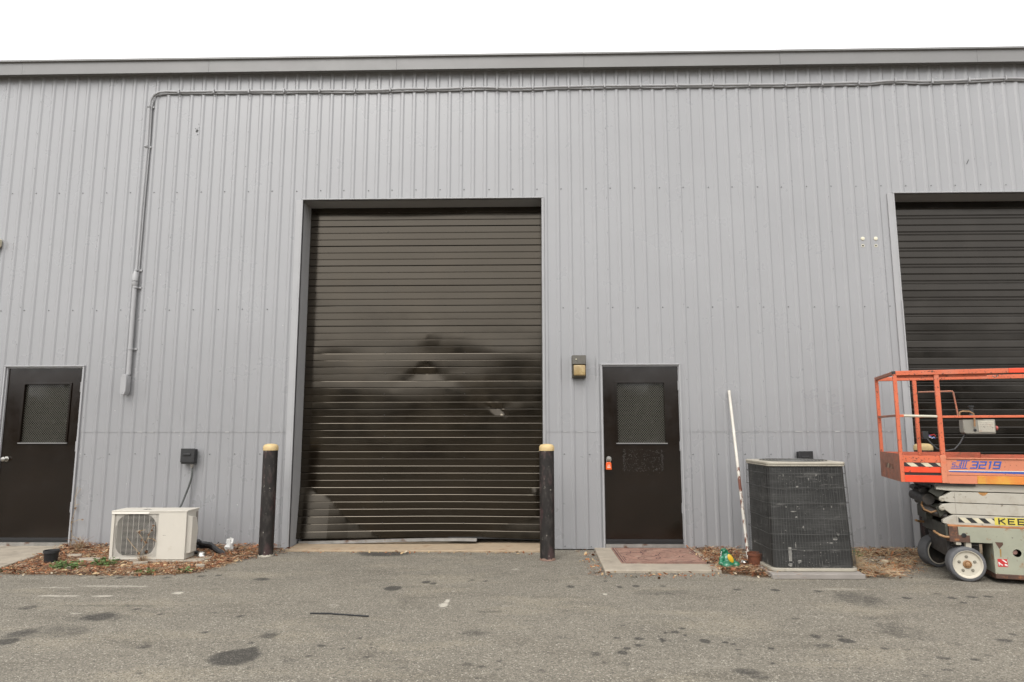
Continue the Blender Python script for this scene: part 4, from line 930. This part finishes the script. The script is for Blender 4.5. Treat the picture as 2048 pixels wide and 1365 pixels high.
part(lambda mb: mb.box(.28,.62,.02,LW-.05,.862,.890), 'upper_crossbeam', LDK, SP)
for z0_, z1_ in ((.708,.806),(.602,.700),(.530,.594)):
    part(lambda mb: mb.box(.447,.450,.0435,.0449,z0_+.004,z1_-.004), 'weld_seam', CONG, SP)
part(lambda mb: mb.add([(.64,.0442,.806),(.72,.0442,.806),(.71,.0442,.792),(.695,.0442,.780),(.675,.0442,.776),(.655,.0442,.788)],[(0,1,2,3,4,5)]), 'rust_stain', mat('orange_rust_stain',(.48,.24,.07),.7,var=.3,vscale=30), SP, smooth=False)
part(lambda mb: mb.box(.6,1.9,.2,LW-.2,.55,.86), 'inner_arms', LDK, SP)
mb = MB(); hazard(mb, .462,.752,.526,.572,.0440,.052,.046,0); mb.build('hazard_stripe', [CRM, BLK], SP, smooth=False)
part(lambda mb: mb.box(.752,1.16,.0425,.0445,.514,.584), 'warning_sign', YLD, SP)
mb = MB(); write(mb, 'KEEP', .786, .527, .045, .045, .030, .0115, .0420); mb.build('warning_lettering', BLK, SP, smooth=False, fix=False)
# --- chassis
CH = pd('chassis')
part(lambda mb: (mb.box(.445,1.95,.015,.10,.350,.492)), 'side_beam', LGRN, CH, bevel=.005)
part(lambda mb: (mb.box(.370,.444,.0145,.10,.353,.492), mb.box(.444,.535,.0142,.0149,.352,.415)), 'beam_end', LRST, CH, bevel=.003)
part(lambda mb: (mb.prism([(.0145,.4923),(.0145,.498),(.09,.518),(.12,.518),(.12,.4923)], 0, .366, 1.95)), 'beam_ledge', LRL, CH)
part(lambda mb: mb.lathe((.487,.0138,.415),(0,-1,0),[(.019,0),(.021,.003),(.014,.004),(.013,.0005)],20), 'grommet', BLKP, CH)
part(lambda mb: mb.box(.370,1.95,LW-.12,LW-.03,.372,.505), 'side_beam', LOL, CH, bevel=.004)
part(lambda mb: (mb.box(.345,.369,.03,LW-.03,.388,.505)), 'cross_beam', LOL, CH, bevel=.004)
part(lambda mb: mb.prism([(.30,.50),(.36,.50),(.36,.60),(.345,.62),(.30,.62)], 1, .45, LW-.06), 'bracket', LOL, CH, bevel=.004)
part(lambda mb: mb.box(.372,1.9,.12,LW-.12,.34,.37), 'floor_plate', LDK, CH)
part(lambda mb: mb.tube([(.365,.02,.392),(.33,.01,.395),(.29,.02,.41),(.27,.06,.425),(.268,.10,.432)], .011, 8), 'tie_down_loop', LTAN, CH)
part(lambda mb: mb.tube([(.345,LW-.10,.44),(.29,LW-.12,.445),(.255,LW-.16,.46),(.25,LW-.22,.465)], .011, 8), 'tie_down_loop', LTAN, CH)
part(lambda mb: (mb.box(.42,.46,.02,.10,.325,.371), mb.box(.50,.545,.03,.09,.30,.371), mb.lathe((.522,.06,.28),(0,0,1),[(.028,0),(.028,.09)],16)), 'steering_bracket', TANM, CH)
part(lambda mb: (mb.tube([(.40,.10,.318),(.62,.09,.318)], .014, 10), mb.tube([(.45,.12,.30),(.43,LW-.12,.30)], .016, 10), mb.box(.37,.44,.12,.70,.20,.34), mb.box(.5,.64,.14,.70,.12,.34)), 'axle', LDK, CH)
def wheel(name, x, y, steer, parent=CH):
    wh = bpy.data.objects.new('wheel', None); S.collection.objects.link(wh); wh.parent = LF; wh.scale = (1.02,)*3; wh.location = (x, y, .155); wh.rotation_euler = (0,0,steer)
    R_ = .152
    part(lambda mb: mb.lathe((0,0,0),(0,-1,0),[(.122,.045),(.142,.046),(.149,.040),(R_,.028),(R_,-.055),(.146,-.066),(.122,-.068),(.118,-.06),(.118,.035)],48,close=True), 'tyre', TYRE, wh, ang=50)
    part(lambda mb: mb.lathe((0,0,0),(0,-1,0),[(.1185,.044),(.1225,.048),(.117,.047),(.112,.035),(.104,.028),(.05,.027),(.0001,.027)],48,close=True), 'rim', RIM, wh)
    part(lambda mb: mb.lathe((0,0,0),(0,1,0),[(.1185,.060),(.110,.055),(.105,.04),(.0001,.04)],40,close=True), 'rim_back', LDK, wh)
    part(lambda mb: mb.lathe((0,0,0),(0,1,0),[(.1215,.066),(.1215,.071),(.113,.071),(.113,.06)],40,close=True), 'rim_lip', RIM, wh)
    part(lambda mb: mb.lathe((0,0,0),(0,-1,0),[(.036,.028),(.036,.036),(.030,.040),(.026,.034),(.020,.034),(.019,.050),(.012,.053),(.0001,.053)],20), 'hub', LTAN, wh)
    for i in range(5):
        a = math.radians(20+72*i); part(lambda mb: mb.lathe((.066*math.cos(a),-.027,.066*math.sin(a)),(0,-1,0),[(.0135,0),(.0135,.004),(.010,.004),(.010,.009),(.006,.010)],6 if 0 else 12), 'lug_nut', LUG, wh)
wheel('w', .493, .048, .06)
wheel('w', .41, .735, math.pi+.45)
wheel('w', 1.72, .05, 0); wheel('w', 1.72, .78, math.pi)
# lower tray with hole and stickers
LT = pd('battery_tray')
def f(mb):
    x0, x1, z0, z1 = .712, 1.50, .085, .368; hx, hz, r = .893, .276, .034; n_ = 24
    cc = [(hx+r*math.cos(6.2832*i/n_), hz+r*math.sin(6.2832*i/n_)) for i in range(n_)]
    ro = []
    for i in range(n_):
        c, s_ = math.cos(6.2832*i/n_), math.sin(6.2832*i/n_)
        t = min(((hx+.12-hx)/c if c > 0 else (-.12)/c) if abs(c) > 1e-6 else 9, ((z1-hz)/s_ if s_ > 0 else (-.08)/s_) if abs(s_) > 1e-6 else 9); ro.append((hx+c*t, hz+s_*t))
    mb.add([(u,.010,v) for u, v in cc+ro], [(i,(i+1)%n_,(i+1)%n_+n_,i+n_) for i in range(n_)])
    mb.quad((x0,.01,z0),(hx-.12,.01,z0),(hx-.12,.01,z1),(x0,.01,z1)); mb.quad((hx+.12,.01,z0),(x1,.01,z0),(x1,.01,z1),(hx+.12,.01,z1)); mb.quad((hx-.12,.01,z0),(hx+.12,.01,z0),(hx+.12,.01,hz-.08),(hx-.12,.01,hz-.08))
    mb.quad((x0,.01,z0),(x0,.01,z1),(x0,.30,z1),(x0,.30,z0)); mb.quad((x1,.01,z0),(x1,.30,z0),(x1,.30,z1),(x1,.01,z1)); mb.quad((x0,.3,z0),(x0,.3,z1),(x1,.3,z1),(x1,.3,z0))
part(f, 'tray_body', LGRN, LT, smooth=False, fix=False)
part(lambda mb: mb.prism([(.0,.082),(.0,.045),(.03,.038),(.3,.038),(.3,.0845),(.005,.0845)], 0, .710, 1.51), 'tray_bottom', LRST, LT, bevel=.003)
part(lambda mb: mb.lathe((.889,.05,.278),(0,-1,0),[(.022,-.05),(.022,.0),(.014,.004),(.0001,.005)],16), 'connector', PINK, LT)
part(lambda mb: (mb.box(.735,.812,.0075,.0095,.150,.218)), 'sticker', RED, LT)
part(lambda mb: (mb.add([(.742,.007,.190),(.775,.007,.165),(.770,.007,.158),(.740,.007,.180)],[(0,1,2,3)]), mb.add([(.765,.007,.212),(.80,.007,.185),(.808,.007,.192),(.78,.007,.214)],[(0,1,2,3)]), mb.add([(.785,.007,.165),(.808,.007,.155),(.808,.007,.17),(.79,.007,.178)],[(0,1,2,3)])), 'sticker_print', WHT, LT, smooth=False)
part(lambda mb: mb.box(.945,1.01,.0075,.0095,.23,.28), 'sticker', TEAL, LT)
part(lambda mb: mb.add([(.728,.0085,.366),(.79,.0085,.366),(.79,.0085,.345),(.772,.0085,.325),(.758,.0085,.305),(.745,.0085,.33)],[(0,1,2,3,4,5)]), 'rust_patch', LRST, LT, smooth=False)
part(lambda mb: mb.add([(.758,.0088,.304),(.772,.0088,.306),(.768,.0088,.235),(.760,.0088,.235)],[(0,1,2,3)]), 'rust_streak', mat('rust_streak',(.36,.22,.06),.7,var=.3,vscale=20), LT, smooth=False)

# ---------------------------------------------------------------- litter beds (nobody could count it)
def litter(name, poly, nleaf, nstraw, lab, cat, seed, hump, dens=None, straw_w=(5,1,2,4,3,2)):
    rr = random.Random(seed); xs = [p[0] for p in poly]; ys = [p[1] for p in poly]
    mb = MB()
    def pt():
        while True:
            x, y = rr.uniform(min(xs), max(xs)), rr.uniform(min(ys), -.01)
            if inpoly(np.array([x]), np.array([y]), poly)[0] and (dens is None or rr.random() < dens(x, y)): return x, y
    for _ in range(nleaf):
        x, y = pt(); x += rr.gauss(0,.045); y = min(-.02, y+rr.gauss(0,.05)); h = hump(x, y)*rr.random()+.004; s_ = rr.uniform(.007,.024)*(1.7 if rr.random() < .08 else 1); a = rr.uniform(0,6.3); t = rr.gauss(0,.45); u = rr.gauss(0,.45)
        R = Matrix.Rotation(a,3,'Z') @ Matrix.Rotation(t,3,'X') @ Matrix.Rotation(u,3,'Y'); c_ = rr.uniform(.0,.35)*s_
        pts = [(-s_,0,0),(-.3*s_,-.38*s_,c_),(.5*s_,-.33*s_,c_*.8),(s_,0,0),(.4*s_,.36*s_,c_),(-.4*s_,.34*s_,c_*1.2)]
        q = [R@Vector(p_)+Vector((x,y,h+abs(t)*s_*.35)) for p_ in pts]
        mi = rr.choices(range(6), (4.6,3.4,4.6,1.8,4.0,1.6))[0]; mb.add(q, [(0,1,5),(1,2,4,5),(2,3,4)], mi)
    for _ in range(nstraw):
        x, y = pt(); x += rr.gauss(0,.04); y = min(-.02, y+rr.gauss(0,.04)); h = hump(x, y)*rr.random()+.008; l = rr.uniform(.04,.14); a = rr.gauss(.2,.9)
        p0 = Vector((x,y,h)); d = Vector((math.cos(a), math.sin(a), rr.uniform(-.05,.18))); p1 = p0+d*l*.5+Vector((0,0,rr.uniform(0,.012))); p2 = p0+d*l+Vector((rr.uniform(-.02,.02),rr.uniform(-.02,.02),-rr.uniform(0,.01)))
        w_ = rr.uniform(.0008,.0019); sd = Vector((-math.sin(a), math.cos(a), .4)).normalized()*w_
        mi = rr.choices(range(6), straw_w)[0]
        mb.add([p0-sd,p0+sd,p1+sd,p1-sd,p2+sd*.4,p2-sd*.4], [(0,1,2,3),(3,2,4,5)], mi)
    o = mb.build(name, LEAFM, smooth=False, fix=False); tag(o, lab, cat, kind='stuff'); return o
litter('leaf_litter', BED1, 8500, 8500, 'rust brown leaves and dry straw heaped around the small air conditioner', 'leaf litter', 21, lambda x, y: .015+.055*max(0, 1+y/.8)*(1 if x > 2.9 else .8), lambda x, y: 1 if y > -1.2 else .75)
litter('leaf_litter', BED2, 1500, 1600, 'brown leaves and straw between the stoop and the big condenser', 'leaf litter', 22, lambda x, y: .045)
litter('leaf_litter', BED3, 2600, 3600, 'dry straw and leaves between the big condenser and the lift', 'leaf litter', 23, lambda x, y: .015+.07*max(0,(10.1-x))+.03*max(0,1+y/.4), lambda x, y: 1 if (x < 10.05 or y > -.38) else (.6 if abs(y+.55+(10.6-x)*1.1) < .2 else .12), (1,1,7,1,2,4))
litter('leaf_litter', [(3.5,-.55),(3.62,-.52),(3.9,.0),(3.5,.0)], 90, 60, 'a few leaves at the foot of the left bollard', 'leaf litter', 24, lambda x, y: .01)
# sparse crumbs along edges
litter('leaf_crumbs', [(4.0,-.19),(6.6,-.19),(6.6,-.26),(4.0,-.26)], 110, 20, 'brown crumbs along the front edge of the concrete sill', 'leaf litter', 25, lambda x, y: .002)
litter('leaf_crumbs', [(7.26,-.02),(7.33,-1.3),(8.45,-1.28),(8.45,-1.40),(7.2,-1.40),(7.15,-.02)], 160, 40, 'crumbs along the left and front edges of the right stoop', 'leaf litter', 26, lambda x, y: .002)

def weed(x, y, r, n_, h, lab, mt_=WEED, seed=1):
    rr = random.Random(int(x*1000)+seed); mb = MB()
    for _ in range(n_):
        a = rr.uniform(0,6.283); d = r*math.sqrt(rr.random()); s_ = rr.uniform(.010,.022); px_, py_ = d*math.cos(a)*1.3, d*math.sin(a)
        z = rr.uniform(.01, h); R = Matrix.Rotation(rr.uniform(0,6.3),3,'Z') @ Matrix.Rotation(rr.gauss(0,.6),3,'X')
        q = [R@Vector(p_)+Vector((px_,py_,z)) for p_ in ((-s_,0,0),(-.3*s_,-.5*s_,.2*s_),(.5*s_,-.45*s_,.2*s_),(s_,0,0),(.5*s_,.45*s_,.2*s_),(-.3*s_,.5*s_,.2*s_))]
        mb.add(q, [(0,1,5),(1,2,4,5),(2,3,4)])
        mb.tube([(px_*.4,py_*.4,0),(px_,py_,z)], .0012, 4, caps=False)
    tag(mb.build('weed', mt_, smooth=False, fix=False, loc=(x,y,0)), lab, 'weed', 'green weeds in the leaf litter')
weed(1.93,-1.19,.13,150,.075,'biggest green weed clump, right of the black pot')
weed(2.22,-1.04,.10,110,.08,'green weed clump at the lower left corner of the small air conditioner')
weed(1.72,-1.0,.05,26,.05,'tiny weed beside the black pot')
weed(2.83,-1.36,.09,50,.035,'flat green weed at the asphalt edge below the small air conditioner')
weed(3.19,-1.27,.07,40,.035,'flat green weed near the right end of the left litter bed')
weed(8.93,-1.30,.06,35,.04,'small green weed in front of the rusty can')
weed(10.16,-.42,.07,40,.08,'green weed against the wall between condenser and lift')
weed(9.93,-.20,.07,30,.09,'small weed right beside the big condenser', MOSS)
weed(1.33,-1.28,.09,50,.02,'low moss at the corner of the left stoop', MOSS)

def tuft(x, y, n_, h, sp, lab, mats=(LEAFM[2], LEAFM[0], LEAFM[5])):
    rr = random.Random(int(x*977)); mb = MB()
    for _ in range(n_):
        a = rr.uniform(0,6.283); k = rr.uniform(.2,1)*sp; hh = h*rr.uniform(.4,1)
        P0 = [(rr.uniform(-.02,.02),rr.uniform(-.02,.02),0)]; P0 += [(P0[0][0]+k*.4*math.cos(a), P0[0][1]+k*.4*math.sin(a), hh*.7),(P0[0][0]+k*math.cos(a+.3), P0[0][1]+k*math.sin(a+.3), hh*rr.uniform(.6,1))]
        mb.tube(P0, [.0017,.0012,.0006], 4, rr.randrange(len(mats)), caps=False)
    tag(mb.build('dry_grass_tuft', list(mats), smooth=False, fix=False, loc=(x,y,0)), lab, 'dry grass', 'dry grass tufts')
tuft(1.42,-.25,120,.20,.16,'dry grass tuft at the foot of the left door jamb')
tuft(1.98,-.30,110,.22,.15,'dry grass tuft against the wall behind the small air conditioner')
tuft(2.56,-.95,130,.13,.10,'dry grass tuft in front of the fan grille')
tuft(9.80,-1.10,200,.22,.16,'dry grass tuft at the right corner of the big condenser', (LEAFM[2],LEAFM[5],LEAFM[2]))
tuft(9.95,-1.28,160,.10,.28,'flat dry grass spread in front of the right litter bed', (LEAFM[2],LEAFM[5],LEAFM[4]))
tuft(8.74,-1.20,70,.07,.16,'flat straw tuft before the green ornament')
tuft(9.0,-1.38,60,.06,.20,'flat straw tuft at the left corner of the condenser pad')
def vine(pts_list, leaves, lab, x, y):
    rr = random.Random(int(x*31)); mb = MB()
    for P0 in pts_list: mb.tube(P0, .0022, 5, 0, caps=False)
    for p_ in leaves:
        for _ in range(4):
            s_ = rr.uniform(.006,.016); R = Matrix.Rotation(rr.uniform(0,6.3),3,'Z') @ Matrix.Rotation(rr.uniform(0,3),3,'X'); q = [R@Vector(v)+Vector(p_)+Vector((rr.uniform(-.012,.012),0,rr.uniform(-.015,.015))) for v in ((-s_,0,0),(0,-s_*.5,0),(s_,0,0),(0,s_*.5,s_*.4))]
            mb.add(q, [(0,1,2,3)], 1)
    tag(mb.build('dead_vine', [LEAFM[2], LEAFM[1]], smooth=False, fix=False, loc=(x,y,0)), lab, 'dead vine')
vine([[(0,0,0),(-.03,0,.1),(.03,.005,.2),(.06,.01,.30),(.10,.01,.39)],[(.03,.005,.2),(-.03,0,.29),(-.07,0,.33),(.02,0,.345)],[(-.02,0,.1),(-.10,0,.18),(-.17,0,.26)],[(.05,.0,.26),(.12,0,.25),(.15,0,.22)]],
     [(-.03,0,.1),(.05,0,.12),(.04,0,.22),(.12,0,.24),(-.01,0,.24),(.09,0,.34),(.06,0,.30),(-.04,0,.32),(.10,0,.385)], 'dead vine climbing the grille of the small air conditioner', 2.50,-.875)
vine([[(0,0,0),(.02,0,.15),(.0,0,.3),(.03,0,.45),(.02,0,.6),(.08,0,.7)],[(.0,0,.3),(.09,0,.34),(.14,0,.33)],[(.01,0,.5),(.08,0,.52)],[(.02,0,.15),(.10,0,.12),(.13,0,.14)],[(.02,0,.6),(.05,-.02,.72)]],
     [(.01,0,.1),(.10,0,.12),(.0,0,.3),(.13,0,.34),(.02,0,.36),(.03,0,.47),(.01,0,.2)], 'thin dead vine beside the hinges of the left entry door', 1.15,-.04)
# black rod on the asphalt
mb = MB(); mb.tube([(4.909,-2.755,.006),(5.05,-2.765,.009),(5.2,-2.79,.006),(5.375,-2.832,.008)], .006, 7); tag(mb.build('rubber_strip', BLKP), 'thin black strip lying on the asphalt', 'strip')
mb = MB(); rr = random.Random(9)
# a belt of trees behind the photographer: seen only as reflections in doors and glass
mb = MB()
for _ in range(9000):
    x = rr.uniform(-70,90); top = 6.6+1.6*math.sin(x*.21)+1.0*math.sin(x*.57+2); z = top*math.sqrt(rr.random())*rr.uniform(.6,1); y = -52+rr.uniform(-2.5,2.5); s_ = rr.uniform(.3,.8)
    R = Matrix.Rotation(rr.uniform(-1,1),3,'Z') @ Matrix.Rotation(rr.uniform(-.8,.8),3,'X')
    mb.add([R@Vector(v)+Vector((x,y,z)) for v in ((-s_,0,-s_*.7),(s_*.8,0,-s_),(s_,0,s_*.7),(-s_*.7,0,s_))], [(0,1,2,3)])
tag(mb.build('tree_belt', TRK, smooth=False, fix=False), 'distant belt of dark trees across the lot, mirrored in the doors', 'trees', kind='stuff')
